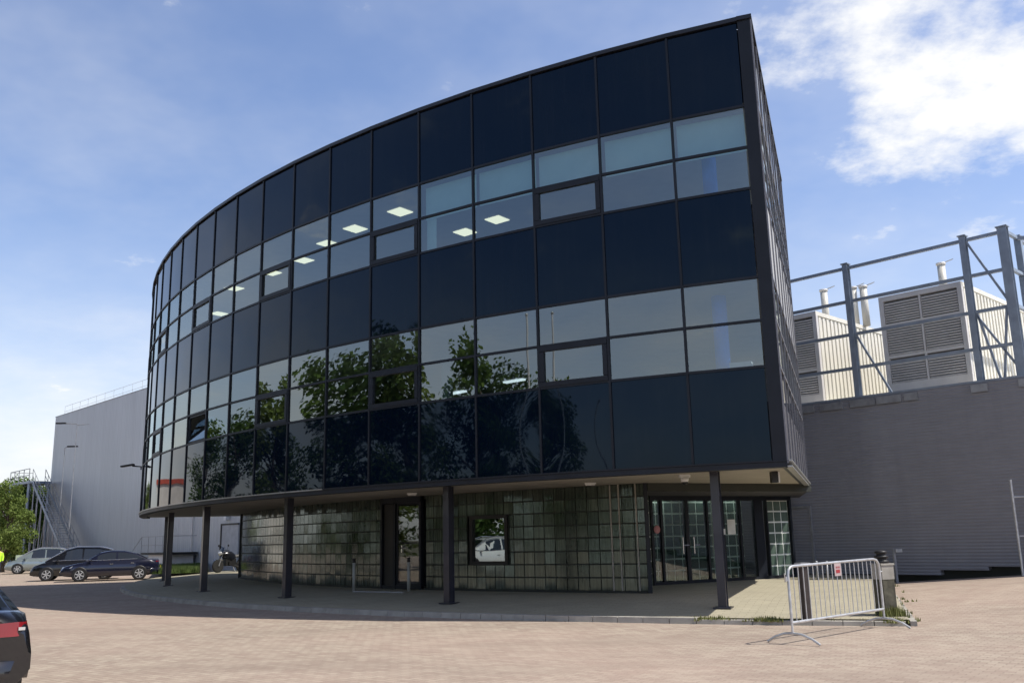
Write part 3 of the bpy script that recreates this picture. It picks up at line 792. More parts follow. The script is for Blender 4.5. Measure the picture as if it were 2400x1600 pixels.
for a, b in ((-75.3,-73.6),): 
    for z in (0,2.4,4.8): m.bar(wpt(a,-2.1,z), wpt(b,-2.1,z+2.3), .07, .07); m.bar(wpt(b,-2.1,z), wpt(a,-2.1,z+2.3), .07, .07)
m.build('support_frame', M['frame_steel'], stt)
def flight(off):
    m = MB(); n = 34; a, b = V(-70,7.2,0), V(-59.6,.2,0)
    for k_ in (off, off-1.0):
        m.bar(wpt(a.x,k_,a.y), wpt(b.x,k_,b.y), .05, .26)
    for i in range(n):
        u = (i+.5)/n; tt = a.x+(b.x-a.x)*u; z = a.y+(b.y-a.y)*u; m.box(wpt(tt,off-.5,z), WD, WN, UP, .26, .96, .03)
    return m
flight(-.9).build('stair_flight', M['frame_steel'], stt)
m = MB()
for k_ in (-.9,-1.9):
    for h_ in (.55,1.1): m.tube([wpt(-70,k_,7.2+h_), wpt(-59.6,k_,.2+h_)], .03, 6)
    for i in range(14):
        u = i/13; m.tube([wpt(-70+10.4*u,k_,7.2-7*u), wpt(-70+10.4*u,k_,8.3-7*u)], .025, 5)
for i in range(9):
    u = (i+.5)/9; tt = -70+10.4*u; z = 7.2-7*u; m.bar(wpt(tt,-1.9,0), wpt(tt,-1.9,z), .08, .08)
    if i < 7: m.bar(wpt(tt,-1.9,.1), wpt(tt+1.15,-1.9,max(.3,z-1)), .05, .05)
m.build('handrail', M['galv_dull'], stt)

# container-like plant units on the dark hall roof
def plant_unit(t0, t1, label):
    o = empty('plant_unit', tuple(wpt((t0+t1)/2,1.5,5.62))); inv = o.location.copy()
    tag(o, label, 'plant unit', 'louvred plant units on the dark hall roof')
    def B(mm, a, b, n0, n1, z0, z1):
        q = wpt((a+b)/2,(n0+n1)/2,(z0+z1)/2)-inv; mm.box(q, WD, WN, UP, b-a, n1-n0, z1-z0)
    z0, z1 = 5.65, 8.92; n1 = 10.5
    m = MB(); B(m, t0+.05, t1-.05, 1.62, n1, z0, z1-.03)
    k_ = 1.7
    while k_ < n1:           # vertical ribs on both long sides
        B(m, t1-.05, t1-.012, k_, k_+.13, z0+.2, z1-.18); B(m, t0+.012, t0+.05, k_, k_+.13, z0+.2, z1-.18); k_ += .28
    B(m, t1-.06, t1, 1.5, n1, z1-.14, z1); B(m, t1-.06, t1, 1.5, n1, z0, z0+.16)
    m.build('casing', M['container'], o)
    m = MB()
    for a, b in ((t0,t0+.14),(t1-.14,t1)): B(m, a, b, 1.48, 1.62, z0, z1)
    B(m, t0+.14, t1-.14, 1.48, 1.62, z1-.16, z1); B(m, t0+.14, t1-.14, 1.48, 1.62, z0, z0+.42)
    mid = (t0+t1)/2; B(m, mid-.03, mid+.03, 1.49, 1.60, z0+.42, z1-.16)
    for z in (6.88,7.92): B(m, t0+.14, t1-.14, 1.50, 1.60, z, z+.09)
    m.build('end_frame', M['grey_steel'], o)
    m = MB(); z = z0+.47
    while z < z1-.22:
        if not any(abs(z-q) < .075 for q in (6.92,7.96)):
            for a, b in ((t0+.16,mid-.05),(mid+.05,t1-.16)):
                q0 = wpt((a+b)/2,1.54,z)-inv; yy = (WN*.8+UP*.6).normalized(); zz = (UP*.8-WN*.6).normalized()
                m.box(q0, WD, yy, zz, b-a, .095, .03)
        z += .082
    m.build('louvre_panel', M['grey_steel'], o)
    m = MB(); B(m, t0+.14, t1-.14, 1.60, 1.615, z0+.42, z1-.16); m.build('louvre_backing', M['louvre_back'], o)
    m = MB()
    for a in (t1-.42, t1-.2): q = wpt(a,1.475,z0+.12)-inv; m.lathe(q, [(.05,0),(.05,.02)], 10, -WN)
    m.build('socket', M['black'], o)
    return o
plant_unit(-1.7, 1.12, 'cream louvred plant unit partly hidden by the black office block')
plant_unit(3.33, 5.92, 'larger looking cream louvred plant unit between the steel posts at the roof corner')
plant_unit(8.3, 10.9, 'cream plant unit at the very edge behind the corner steelwork') if False else None
def flue(tt, n, z1, label):
    o = empty('exhaust_flue', tuple(wpt(tt,n,8.9))); tag(o, label, 'flue', 'pale exhaust flues above the plant units')
    h = z1-8.9
    m = MB(); m.lathe((0,0,0), [(.13,0),(.13,h)], 16); m.build('pipe', M['cream'], o)
    m = MB(); m.lathe((0,0,h), [(.16,0),(.16,.07)], 16); m.build('collar', M['grey_steel'], o)
    m = MB(); m.bar((.1,0,h+.08), (.42,.0,h+.2), .16, .02); m.build('rain_flap', M['galv_dull'], o)
flue(-.28,5.0,10.5,'pale flue with raised flap above the half hidden plant unit')
flue(.87,5.0,10.35,'first of two close flues behind the leftmost roof post')
flue(1.20,5.15,10.35,'second of two close flues, nearer the large plant unit')
flue(4.12,5.0,10.52,'pale flue standing alone above the large plant unit')
# steel screen frame on the roof edge
sc = empty('roof_steel_frame', (0,0,0)); tag(sc, 'blue grey steel screen frame of posts and rails along the dark hall roof', 'steel frame')
for tt, ww in ((-1.0,.17),(2.95,.17),(6.57,.17),(7.66,.25)):
    m = MB(); z1 = 9.88
    m.box(wpt(tt,.12,(5.56+z1)/2), WD, WN, UP, ww, .012, z1-5.56); m.box(wpt(tt,.30,(5.56+z1)/2), WD, WN, UP, ww, .012, z1-5.56)
    m.box(wpt(tt,.21,(5.56+z1)/2), WD, WN, UP, .012, .166, z1-5.56)
    m.box(wpt(tt,.21,9.9), WD, WN, UP, ww+.06, .26, .03)
    m.build('post', M['frame_steel'], sc)
for z in (9.76,8.67,7.60,6.53):
    m = MB(); a = -3.0
    for b in (-1.1,2.85,6.47,7.53):
        wbox(m, a, b, .16, .26, z-.045, z+.045); a = b+.2
    m.build('rail', M['frame_steel'], sc)
for (a,za,b,zb) in ((6.65,9.72,7.57,7.75),(6.65,7.55,7.57,5.9),(6.7,7.55,7.1,5.6),(7.5,7.6,7.2,5.6),(3.05,7.6,4.0,5.6)):
    m = MB(); m.bar(wpt(a,.21,za), wpt(b,.21,zb), .06, .06); m.build('brace', M['frame_steel'], sc)
# frame returns away from the wall at the corner
for n_ in (1.2,3.2,6.0):
    m = MB(); wbox(m, 7.62, 7.8, n_, n_+.16, 5.6, 9.86); m.build('post', M['frame_steel'], sc)
for z in (9.76,8.67,7.60,6.53):
    m = MB(); wbox(m, 7.66, 7.76, .34, 1.19, z-.045, z+.045); wbox(m, 7.66, 7.76, 1.37, 3.19, z-.045, z+.045); wbox(m, 7.66, 7.76, 3.37, 6, z-.045, z+.045); m.build('rail', M['frame_steel'], sc)
m = MB(); m.bar(wpt(8.0,.3,9.5), wpt(12,.3,8.6), .1, .1); m.build('brace', M['frame_steel'], sc)

# ------------------------------------------------------------------ crowd barrier
BL, BR_ = V(3.93,13.85,0), V(6.02,15.82,0); bd = (BR_-BL).normalized(); bn = V(bd.y,-bd.x,0); bl = (BR_-BL).length
bar = empty('crowd_barrier', tuple(BL)); tag(bar, 'galvanised steel crowd barrier standing on the brick paving at the kerb', 'barrier')
def b_(u, z, n=0): return bd*u+bn*n+UP*z
rr = .021
m = MB(); m.tube([b_(0,.30),b_(0,.98),b_(.02,1.04),b_(.08,1.08),b_(.16,1.09),b_(bl-.2,1.11),b_(bl-.08,1.09),b_(bl-.02,1.03),b_(bl,.95),b_(bl,.30)], rr, 10)
m.tube([b_(0,.30),b_(bl,.30)], rr, 10); m.build('frame', M['galv'], bar)
m = MB(); nb = 19
for i in range(1, nb+1):
    u = bl*i/(nb+1); m.tube([b_(u,.31), b_(u,1.09)], .0075, 6)
m.build('upright_bars', M['galv'], bar)
for u in (0, bl):
    m = MB(); m.tube([b_(u,.33),b_(u,.14)], .018, 8)
    m.tube([b_(u,.02,-.42),b_(u,.09,-.3),b_(u,.145,-.14),b_(u,.155,0),b_(u,.145,.14),b_(u,.09,.3),b_(u,.02,.42)], .019, 8); m.build('foot', M['galv'], bar)
m = MB(); m.bar(b_(-.05,.95), b_(-.05,.90), .02,.02); m.tube([b_(-.03,.90),b_(-.09,.88),b_(-.09,1.0)], .01, 6); m.tube([b_(bl+.02,.9),b_(bl+.08,.9)], .012, 6); m.build('hook', M['galv'], bar)
m = MB(); m.box(b_(bl*.505,.99,.012), bd, bn, UP, .20, .006, .19); sg = m.build('sign_plate', simple('pinkish_white_plate',(.42,.33,.33),.5), bar)
m = MB(); m.box(b_(bl*.505,.965,.017), bd, bn, UP, .12, .003, .05)
for dx in (-.05,-.018,.018,.05): m.box(b_(bl*.505+dx,1.025,.017), bd, bn, UP, .016, .003, .028)
m.build('print', M['red'], sg)

# ------------------------------------------------------------------ bollards and posts
q = at_z(1891, 1451, .09)
o = empty('slim_bollard', (q.x,q.y,.08)); tag(o, 'slim dark brown bollard with pale cap seen through the barrier bars', 'bollard')
m = MB(); m.box((0,0,.46),(.94,.34,0),(-.34,.94,0),UP,.13,.13,.92); m.build('post', M['brownpost'], o)
m = MB(); m.box((0,0,.945),(.94,.34,0),(-.34,.94,0),UP,.19,.19,.045); m.build('cap', M['galv_dull'], o)
q = at_z(2080, 1447, .07)
o = empty('wooden_bollard', (q.x,q.y,.05)); tag(o, 'thick mossy wooden bollard with pale collar beside the barrier end', 'bollard')
xa, ya = (.94,.34,0), (-.34,.94,0)
m = MB(); m.box((0,0,.34),xa,ya,UP,.25,.25,.68); m.build('post', M['wood'], o)
m = MB(); m.box((0,0,.80),xa,ya,UP,.262,.262,.245); m.box((0,0,.935),xa,ya,UP,.29,.29,.03); m.build('collar', M['kerb'], o)
m = MB(); m.box((0,-.134,.80),xa,ya,UP,.17,.006,.17); m.build('face_plate', M['brownpost'], o)
m = MB(); m.lathe((0,0,.95), [(.12,0),(.12,.05),(.09,.055),(.09,.09),(.12,.095),(.12,.13),(.08,.135),(.08,.17),(.11,.175),(.10,.21),(.03,.225)], 16); m.build('cap', M['black'], o)
q = at_z(2103, 1366, .10)
o = empty('marker_post', (q.x,q.y,gh(q.x,q.y))); tag(o, 'thin grey marker post with a small flag plate behind the wooden bollard', 'post')
m = MB(); m.box((0,0,.47),xa,ya,UP,.07,.05,.94); m.build('post', M['galv_dull'], o)
m = MB(); m.box((.13,-.04,.89),xa,ya,UP,.22,.012,.09); m.build('plate', M['galv'], o)
for x, lb in ((1917,'thin pale post behind the barrier, nearer the grey door'),(1941,'thin pale post behind the barrier, just before its sign plate')):
    q = at_z(x, 1358, .25); o = empty('thin_post', (q.x,q.y,.23)); tag(o, lb, 'post', 'thin pale posts behind the barrier')
    m = MB(); m.lathe((0,0,0), [(.03,0),(.03,.46)], 10); m.build('shaft', M['galv_dull'], o)
    m = MB(); m.lathe((0,0,.46), [(.042,0),(.042,.05),(.02,.07)], 10); m.build('cap', M['galv_dull'], o)
for x, lb in ((829,'grey guard post on the shadowed pavement before the block wall, farther from the door'),(958,'grey guard post on the shadowed pavement right in front of the side door')):
    q = at_z(x, 1385, .25); o = empty('guard_post', (q.x,q.y,.24)); tag(o, lb, 'guard post', 'guard posts before the side door')
    m = MB(); m.lathe((0,0,0), [(.045,0),(.045,.78)], 12); m.build('shaft', simple('pale_post',(.30,.31,.29),.6), o)
    m = MB(); m.lathe((0,0,.78), [(.046,0),(.046,.06),(.035,.062),(.035,.08),(.05,.082),(.045,.12)], 12); m.build('cap', M['black'], o)
a = at_z(829,1386,.25); b = at_z(945,1388,.25)
m = MB(); m.bar((a.x,a.y,.262),(b.x,b.y,.262),.09,.03); o = m.build('threshold_strip', M['galv_dull']); tag(o, 'thin pale metal strip on the pavement between the two guard posts', 'metal strip')
# pole at the right-hand edge
q = V(12.96,24.4,0); zq = gh(q.x,q.y)
o = empty('fence_pole', (q.x,q.y,zq)); tag(o, 'slim galvanised fence pole with a side rail by the end of the dark hall', 'pole')
m = MB(); m.tube([(0,0,0),(0,0,2.45)], .035, 10); m.build('pole', M['galv'], o)
m = MB(); m.tube([(0,0,2.0),(1.6,-.5,2.0)], .025, 8); m.tube([(1.6,-.5,0),(1.6,-.5,2.4)], .035, 8); m.tube([(0,0,1.0),(1.6,-.5,1.0)], .02, 8); m.build('side_rail', M['galv'], o)

# ------------------------------------------------------------------ lamps and poles
def street_lamp(loc, h, arm, label, name='street_lamp', grp='grey lamp posts near the pale hall'):
    o = empty(name, loc); tag(o, label, 'lamp post', grp)
    m = MB(); m.tube([(0,0,0),(0,0,h)], [.04,.025], 10); m.build('pole', M['galv_dull'], o)
    m = MB(); m.tube([(0,0,h-.02),(arm,0,h+.06)], .035, 8); m.build('arm', M['galv_dull'], o)
    m = MB(); s_ = 1 if arm > 0 else -1
    m.box((arm+s_*.3,0,h+.06),(1,0,0),(0,1,0),UP,.75,.26,.1); m.build('lamp_head', M['black'], o)
    return o
def on_dir(x, dist): d = px_ray(x, 1280); h = sqrt(d.x*d.x+d.y*d.y); return (d.x/h*dist, d.y/h*dist, 0)
l1 = street_lamp(on_dir(159, 76), 9.7+1.0, -.9, 'tall grey lamp post in front of the far end of the pale hall')
m = MB(); m.tube([(0,0,10.6),(.9,0,10.66)], .03, 8); m.build('arm', M['galv_dull'], l1)
street_lamp(on_dir(134, 80), 9.3, .3, 'shorter thin lamp post beside the escape stair')
q = PT[18]; nn = (q-V(CX,CY,0)).normalized()
o = empty('wall_lamp', (q.x+nn.x*.06,q.y+nn.y*.06,4.7)); tag(o, 'small dark lamp on an arm reaching out from the curved tip of the black office', 'lamp')
m = MB(); m.tube([(0,0,-.1),(0,0,.02),(-.35,.0,.06)], .03, 8); m.build('arm', M['black'], o)
m = MB(); m.box((-.55,0,.08),(1,0,.15),(0,1,0),(-.15,0,1),.5,.2,.06); m.build('lamp_head', M['black'], o)
# flag poles out of view, mirrored in the glass
def flagpole(x, y, h, lb):
    o = empty('flag_pole', (x,y,0)); tag(o, lb, 'flag pole', 'white flag poles mirrored in the black glass')
    m = MB(); m.tube([(0,0,0),(0,0,h)], [.06,.035], 10); m.build('pole', M['white'], o)
    m = MB(); m.lathe((0,0,h), [(.05,0),(.07,.05),(.03,.1)], 10); m.build('finial', M['galv'], o)
flagpole(-12.8, 12.02, 9.9, 'white flag pole mirrored in the glass, farthest from the building corner')
flagpole(-11.32, 10.24, 9.9, 'white flag pole mirrored in the glass, between the other two')
flagpole(-9.72, 8.97, 6.6, 'short white flag pole mirrored in the glass, nearest the building corner')

# ------------------------------------------------------------------ cars
def car(name, label, cat, loc, heading, mat, kind='sedan', group='cars parked in front of the pale hall', scale=1):
    """built along +x = nose; origin at ground centre"""
    o = empty(name, loc, heading); tag(o, label, cat, group)
    L = 4.45; W = .88
    if kind == 'sedan':
        top = [(-2.22,.62,.93),(-2.18,.80,.98),(-1.75,.97,1.00),(-1.2,1.0,.98),(-.3,.99,.95),(.7,.96,.93),(1.0,.93,.92),(1.6,.82,.84),(2.0,.70,.74),(2.17,.55,.62),(2.22,.45,.5)]
        cab = [(-1.72,1.00,1.00),(-1.15,1.30,1.30),(-.6,1.43,1.43),(.0,1.45,1.45),(.45,1.38,1.38),(1.15,.95,.95)]
    elif kind == 'hatch':
        top = [(-2.1,.62,.9),(-2.08,.85,.98),(-1.9,1.0,1.02),(-1.2,1.02,1.0),(-.3,1.0,.97),(.7,.98,.95),(1.1,.95,.95),(1.6,.86,.88),(1.95,.72,.76),(2.08,.55,.62),(2.12,.45,.5)]
        cab = [(-2.0,1.0,1.0),(-1.75,1.48,1.48),(-1.0,1.63,1.63),(.0,1.66,1.66),(.5,1.55,1.55),(1.45,.97,.97)]
    else:
        top = [(-2.3,.62,.93),(-2.27,.85,1.0),(-2.15,1.0,1.04),(-1.2,1.0,.99),(-.3,.99,.96),(.7,.96,.94),(1.0,.93,.93),(1.6,.84,.86),(2.0,.72,.76),(2.2,.55,.62),(2.25,.45,.5)]
        cab = [(-2.12,1.03,1.03),(-1.55,1.40,1.40),(-1.0,1.48,1.48),(.0,1.49,1.49),(.45,1.40,1.40),(1.25,.96,.96)]
    # lower body
    rows = []
    for (x,zs,zt) in top:
        e = 1-(.16 if x > 0 else .09)*max(0,(abs(x)-1.6)/.65)**1.6; e = max(.80, e)
        zb = .22+.10*max(0,(abs(x)-1.8)/.4)
        ws = W*e; half = [(0,zb),(ws*.86,zb),(ws*.96,zb+.08),(ws,.45 if zs>.55 else .42),(ws*1.0,min(.62,zs-.03)),(ws*.965,zs-.015),(ws*.90,(zs+zt)/2),(ws*.6,zt),(0,zt+.015)]
        rows.append([V(x,y,z) for y,z in half]+[V(x,-y,z) for y,z in half[::-1][1:-1]])
    m = MB(); m.grid(rows, True, True)
    for rw in (rows[0], rows[-1]): m.add(rw, [tuple(range(len(rw)))])
    body = m.build('body', mat, o)
    # cabin shell (pillars and roof)
    def cs(x, z, k_=1):
        zb = .955; wb = W*.935; u = max(0, min(1, (z-zb)/.5)); wt = wb-(.20*u)
        return wb, wt
    rows = []
    for (x,z,_) in cab:
        wb, wt = cs(x, z); ze = max(.96, z-.07)
        half = [(wb,.90),(wt+.01,ze),(wt*.9,ze+.045*(z>1.1)),(wt*.5,z-.005),(0,z)]
        rows.append([V(x,y,zz) for y,zz in half]+[V(x,-y,zz) for y,zz in half[::-1][1:]])
    m = MB(); m.grid(rows, True); m.build('cabin', mat, o)
    # side windows
    n = len(cab)
    for sgn, nm in ((1,'side_windows'),(-1,'side_windows')):
        m = MB()
        def sp_(x):
            for i in range(n-1):
                if cab[i][0] <= x <= cab[i+1][0]:
                    u = (x-cab[i][0])/(cab[i+1][0]-cab[i][0]); return cab[i][1]*(1-u)+cab[i+1][1]*u
            return .96
        def strip_(x0, x1):
            rws = []
            for k_ in range(9):
                x = x0+(x1-x0)*k_/8; z = sp_(x); ze = z-.105; zl = .985
                if ze < zl+.01: ze = zl+.012
                wb, wt = cs(x, z)
                def yy(zz): u = (zz-.90)/max(.05,(max(.96,z-.07)-.90)); return wb+(wt+.01-wb)*u+.006
                rws.append([V(x,sgn*yy(zl),zl), V(x,sgn*yy(ze),ze)])
            m.grid(rws, True)
        x0, x1 = cab[0][0]+.25, cab[-1][0]-.12
        xm = -.28 if kind != 'x' else 0
        strip_(x0, xm-.04); strip_(xm+.04, x1)
        m.build('side_window', M['carwin'], o)
    # windscreen, rear window
    def screen(a, b, nm):
        (xa,za,_), (xb,zb_,_) = a, b; m = MB(); rws = []
        d = V(xb-xa,0,zb_-za).normalized(); nx = V(-d.z,0,d.x)
        if nx.z < 0: nx = -nx
        for u in (.06,.5,.93):
            x = xa+(xb-xa)*u; z = za+(zb_-za)*u; wb, wt = cs(x, z); ww = (wt)*.86
            rws.append([V(x,-ww,z-.02)+nx*.02, V(x,-ww*.45,z)+nx*.015, V(x,0,z)+nx*.018, V(x,ww*.45,z)+nx*.015, V(x,ww,z-.02)+nx*.02])
        m.grid(rws, True); m.build(nm, M['carwin'], o)
    screen(cab[-2], cab[-1], 'windscreen'); screen(cab[1], cab[0], 'rear_window')
    # wheels
    for wx in (-1.33, 1.34):
        for sgn in (1,-1):
            m = MB(); m.lathe((wx,sgn*(W-.10),.345), [(.30,0),(.352,.0),(.352,.104),(.30,.104)], 24, (0,sgn,0)); m.build('wheel_arch', M['black'], o)
            m = MB(); m.lathe((wx,sgn*(W-.205),.318), [(.2,.0),(.30,0),(.318,.03),(.318,.17),(.30,.205),(.21,.207)], 28, (0,sgn,0)); ty = m.build('wheel', M['rubber'], o)
            m = MB(); m.lathe((wx,sgn*(W-.01),.318), [(.195,.012),(.205,.022),(.212,.018),(.214,0)], 24, (0,sgn,0))
            for k_ in range(6):
                a = 2*PI*k_/6+.3; d = V(cos(a),0,sin(a)); m.bar(V(wx,sgn*(W+.012),.318)+d*.02, V(wx,sgn*(W+.012),.318)+d*.2, .045, .02, (0,1,0))
            m.build('rim', M['galv'], ty)
    fx = top[-1][0]
    for sgn in (1,-1):
        m = MB(); m.grid([[V(fx-.06,sgn*.52,.60),V(fx-.20,sgn*.76,.61),V(fx-.50,sgn*.865,.66)],[V(fx-.10,sgn*.50,.70),V(fx-.26,sgn*.74,.73),V(fx-.62,sgn*.845,.79)]]); m.build('headlight', M['lens_clear'], o)
        bx = top[0][0]
        m = MB(); m.grid([[V(bx-.014,sgn*.36,.765),V(bx-.008,sgn*.66,.765),V(bx+.020,sgn*.745,.775),V(bx+.13,sgn*.792,.79)],[V(bx-.006,sgn*.36,.89),V(bx+.004,sgn*.66,.90),V(bx+.040,sgn*.735,.895),V(bx+.16,sgn*.785,.90)]], True); tlo = m.build('tail_light', M['lens_red'], o)
        m = MB(); m.box((bx-.0,sgn*.70,.835),(1,0,0),(0,1,0),UP,.03,.06,.03); m.build('reversing_lens', M['lens_clear'], tlo)
        m = MB(); m.grid([[V(.92+a_,sgn*(W+.0),.99+b_),V(.90+a_*1.1,sgn*(W+.09),1.0+b_*1.15),V(.87+a_*.7,sgn*(W+.15),1.0+b_*.7)] for a_,b_ in ((-.05,-.045),(.05,-.04),(.06,.035),(-.05,.05),(-.05,-.045))], True); m.build('wing_mirror', mat, o)
        m = MB(); m.box((-.05,sgn*(W+.004),.80),(1,0,0),(0,1,0),UP,.15,.02,.02); m.box((-1.0,sgn*(W+.0),.82),(1,0,0),(0,1,0),UP,.15,.02,.02); m.build('door_handle', M['chrome'], o)
    bx = top[0][0]
    m = MB(); m.box((bx-.004,0,.83),(1,0,0),(0,1,0),UP,.03,.70,.035); m.build('tail_trim', M['lens_red'], o)
    m = MB(); m.grid([[V(bx+.36,-.885,.34),V(bx+.06,-.80,.36),V(bx-.03,-.5,.38),V(bx-.04,0,.38),V(bx-.03,.5,.38),V(bx+.06,.80,.36),V(bx+.36,.885,.34)],[V(bx+.36,-.895,.52),V(bx+.05,-.82,.53),V(bx-.05,-.5,.54),V(bx-.07,0,.54),V(bx-.05,.5,.54),V(bx+.05,.82,.53),V(bx+.36,.895,.52)],[V(bx+.36,-.88,.55),V(bx+.10,-.76,.56),V(bx+.01,-.5,.56),V(bx,0,.56),V(bx+.01,.5,.56),V(bx+.10,.76,.56),V(bx+.36,.88,.55)]], True); m.build('rear_bumper', mat, o)
    for px_, s_ in ((fx+.018,1),(bx-.085,-1)):
        m = MB(); m.box((px_,0,.47 if s_ > 0 else .60),(1,0,0),(0,1,0),UP,.015,.50,.11); m.build('number_plate', M['plate'], o)
    m = MB(); m.box((fx-.01,0,.42),(1,0,0),(0,1,0),UP,.04,1.0,.14); m.build('grille', M['black'], o)
    m = MB(); m.tube([V(1.1,W*.93+.012,.985),V(.0,W*.95+.01,1.0),V(-.7,W*.95+.01,1.01),V(-1.2,W*.95+.004,1.02)], .012, 6); m.tube([V(1.1,-W*.93-.012,.985),V(.0,-W*.95-.01,1.0),V(-.7,-W*.95-.01,1.01),V(-1.2,-W*.95-.004,1.02)], .012, 6); m.build('chrome_strip', M['chrome'], o)
    if kind == 'estate' or kind == 'hatch':
        m = MB()
        for sgn in (1,-1): m.tube([V(-1.7,sgn*.66,cab[1][1]-.02),V(-1.1,sgn*.68,cab[2][1]+.01),V(0,sgn*.68,cab[3][1]+.02),V(.5,sgn*.68,cab[4][1]-.0),V(1.4,sgn*.78,1.0)], .03, 6)
        m.build('roof_rail', M['chrome'], o)
    return o
def head(dx, dy): return math.atan2(dy, dx)
car('parked_car', 'dark navy saloon with its nose towards the paving, nearest the black office', 'car', (-20.2,46.7,0), head(-.93,-.37), M['navy_car'])
car('parked_car', 'black estate car with bright silver roof rails behind the navy saloon', 'car', (-22.75,48.7,0), head(-.95,-.32), M['black_car'], 'hatch')
car('parked_car', 'pale silver green car parked beyond the black estate car', 'car', (-32.2,63.6,0), head(-.93,-.37), M['silver_car'], 'hatch')
car('parked_car', 'grey car mostly hidden behind the pale silver green car', 'car', (-33.4,70.5,0), head(-.93,-.37), M['silver_car'], 'sedan')
nc = car('near_car', 'black car cut off by the picture edge with red tail light showing', 'car', (-6.93,10.62,0), head(-.669,.743), M['black_car'], 'sedan', None)
car('mirrored_car', 'white car parked out of view and mirrored in the display window', 'car', (-22.0,18.9,0), head(.27,1), M['white_car'], 'hatch', None)

# ------------------------------------------------------------------ motorcycle
mq = at_z(553, 1339, .25); mo = empty('motorcycle', (mq.x-.25,mq.y-.2,.25), rad(-128)); tag(mo, 'black motorcycle parked on its stand at the end of the glass block wall', 'motorcycle')
# local +x is forward
for x, nm in ((.70,'front_wheel'),(-.66,'rear_wheel')):
    m = MB(); m.lathe((x,-.055,.31), [(.23,0),(.29,.0),(.315,.03),(.315,.08),(.29,.11),(.23,.11)], 24, (0,1,0)); wh = m.build('wheel', M['rubber'], mo)
    m = MB(); m.lathe((x,-.03,.31), [(.05,-.02),(.05,.08)], 12, (0,1,0))
    for k_ in range(5): a = 2*PI*k_/5; m.bar((x,0,.31),(x+.24*cos(a),0,.31+.24*sin(a)), .03,.03,(0,1,0))
    m.build('rim', M['galv_dull'], wh)
m = MB()
for y in (-.08,.08): m.tube([(.70,y,.31),(.46,y,.98)], .025, 8)
m.build('fork', M['galv_dull'], mo)
m = MB(); m.grid([[V(x,y*w_,z) for y,z in ((-1,zb),(-1,zm),(-.55,zt),(.55,zt),(1,zm),(1,zb))] for x,w_,zb,zm,zt in ((.48,.08,.72,.85,.98),(.30,.17,.66,.86,1.03),(.0,.19,.60,.84,1.0),(-.22,.13,.66,.78,.86))], True)
m.build('fuel_tank', M['black_car'], mo)
m = MB(); m.grid([[V(x,y*w_,z) for y,z in ((-1,zb),(-1,zt),(1,zt),(1,zb))] for x,w_,zb,zt in ((-.18,.11,.68,.82),(-.45,.15,.70,.84),(-.75,.12,.78,.90),(-.98,.06,.88,.95))], True); m.build('seat', M['black'], mo)
m = MB(); m.abox(-.25,.35,-.15,.15,.30,.66); m.abox(-.1,.2,-.22,.22,.34,.5); m.tube([(.2,.16,.4),(-.3,.2,.25),(-.85,.2,.34)], .045, 8); m.bar((-.66,.09,.31),(-.1,.09,.4),.05,.08); m.bar((.1,0,.6),(.48,0,.95),.08,.1)
m.build('engine', M['black'], mo)
m = MB(); m.tube([(.36,-.40,1.06),(.44,-.2,1.08),(.46,0,1.03),(.44,.2,1.08),(.36,.40,1.06)], .016, 8); m.build('handlebar', M['black'], mo)
m = MB(); m.lathe((.52,0,.92), [(.06,-.02),(.10,.04),(.10,.12)], 14, (1,0,-.1)); m.build('headlight', M['lens_clear'], mo)
m = MB(); m.grid([[V(.55,-.17,.95),V(.6,0,.97),V(.55,.17,.95)],[V(.44,-.14,1.20),V(.48,0,1.22),V(.44,.14,1.20)]], True); m.build('fly_screen', M['carwin'], mo)
for s_ in (-1,1):
    m = MB(); m.tube([(.42,s_*.30,1.07),(.42,s_*.38,1.24)], .008, 6); m.lathe((.42,s_*.40,1.29), [(.055,-.012),(.055,.012)], 12, (1,0,0)); m.build('mirror', M['black'], mo)
m = MB(); m.tube([(-.05,.12,.35),(-.1,.32,.0)], .014, 6); m.build('side_stand', M['galv_dull'], mo)
m = MB(); m.grid([[V(.70+.36*cos(a),y,.31+.36*sin(a)) for y in (-.07,.07)] for a in [rad(40+i*12) for i in range(9)]], True); m.build('mudguard', M['black_car'], mo)

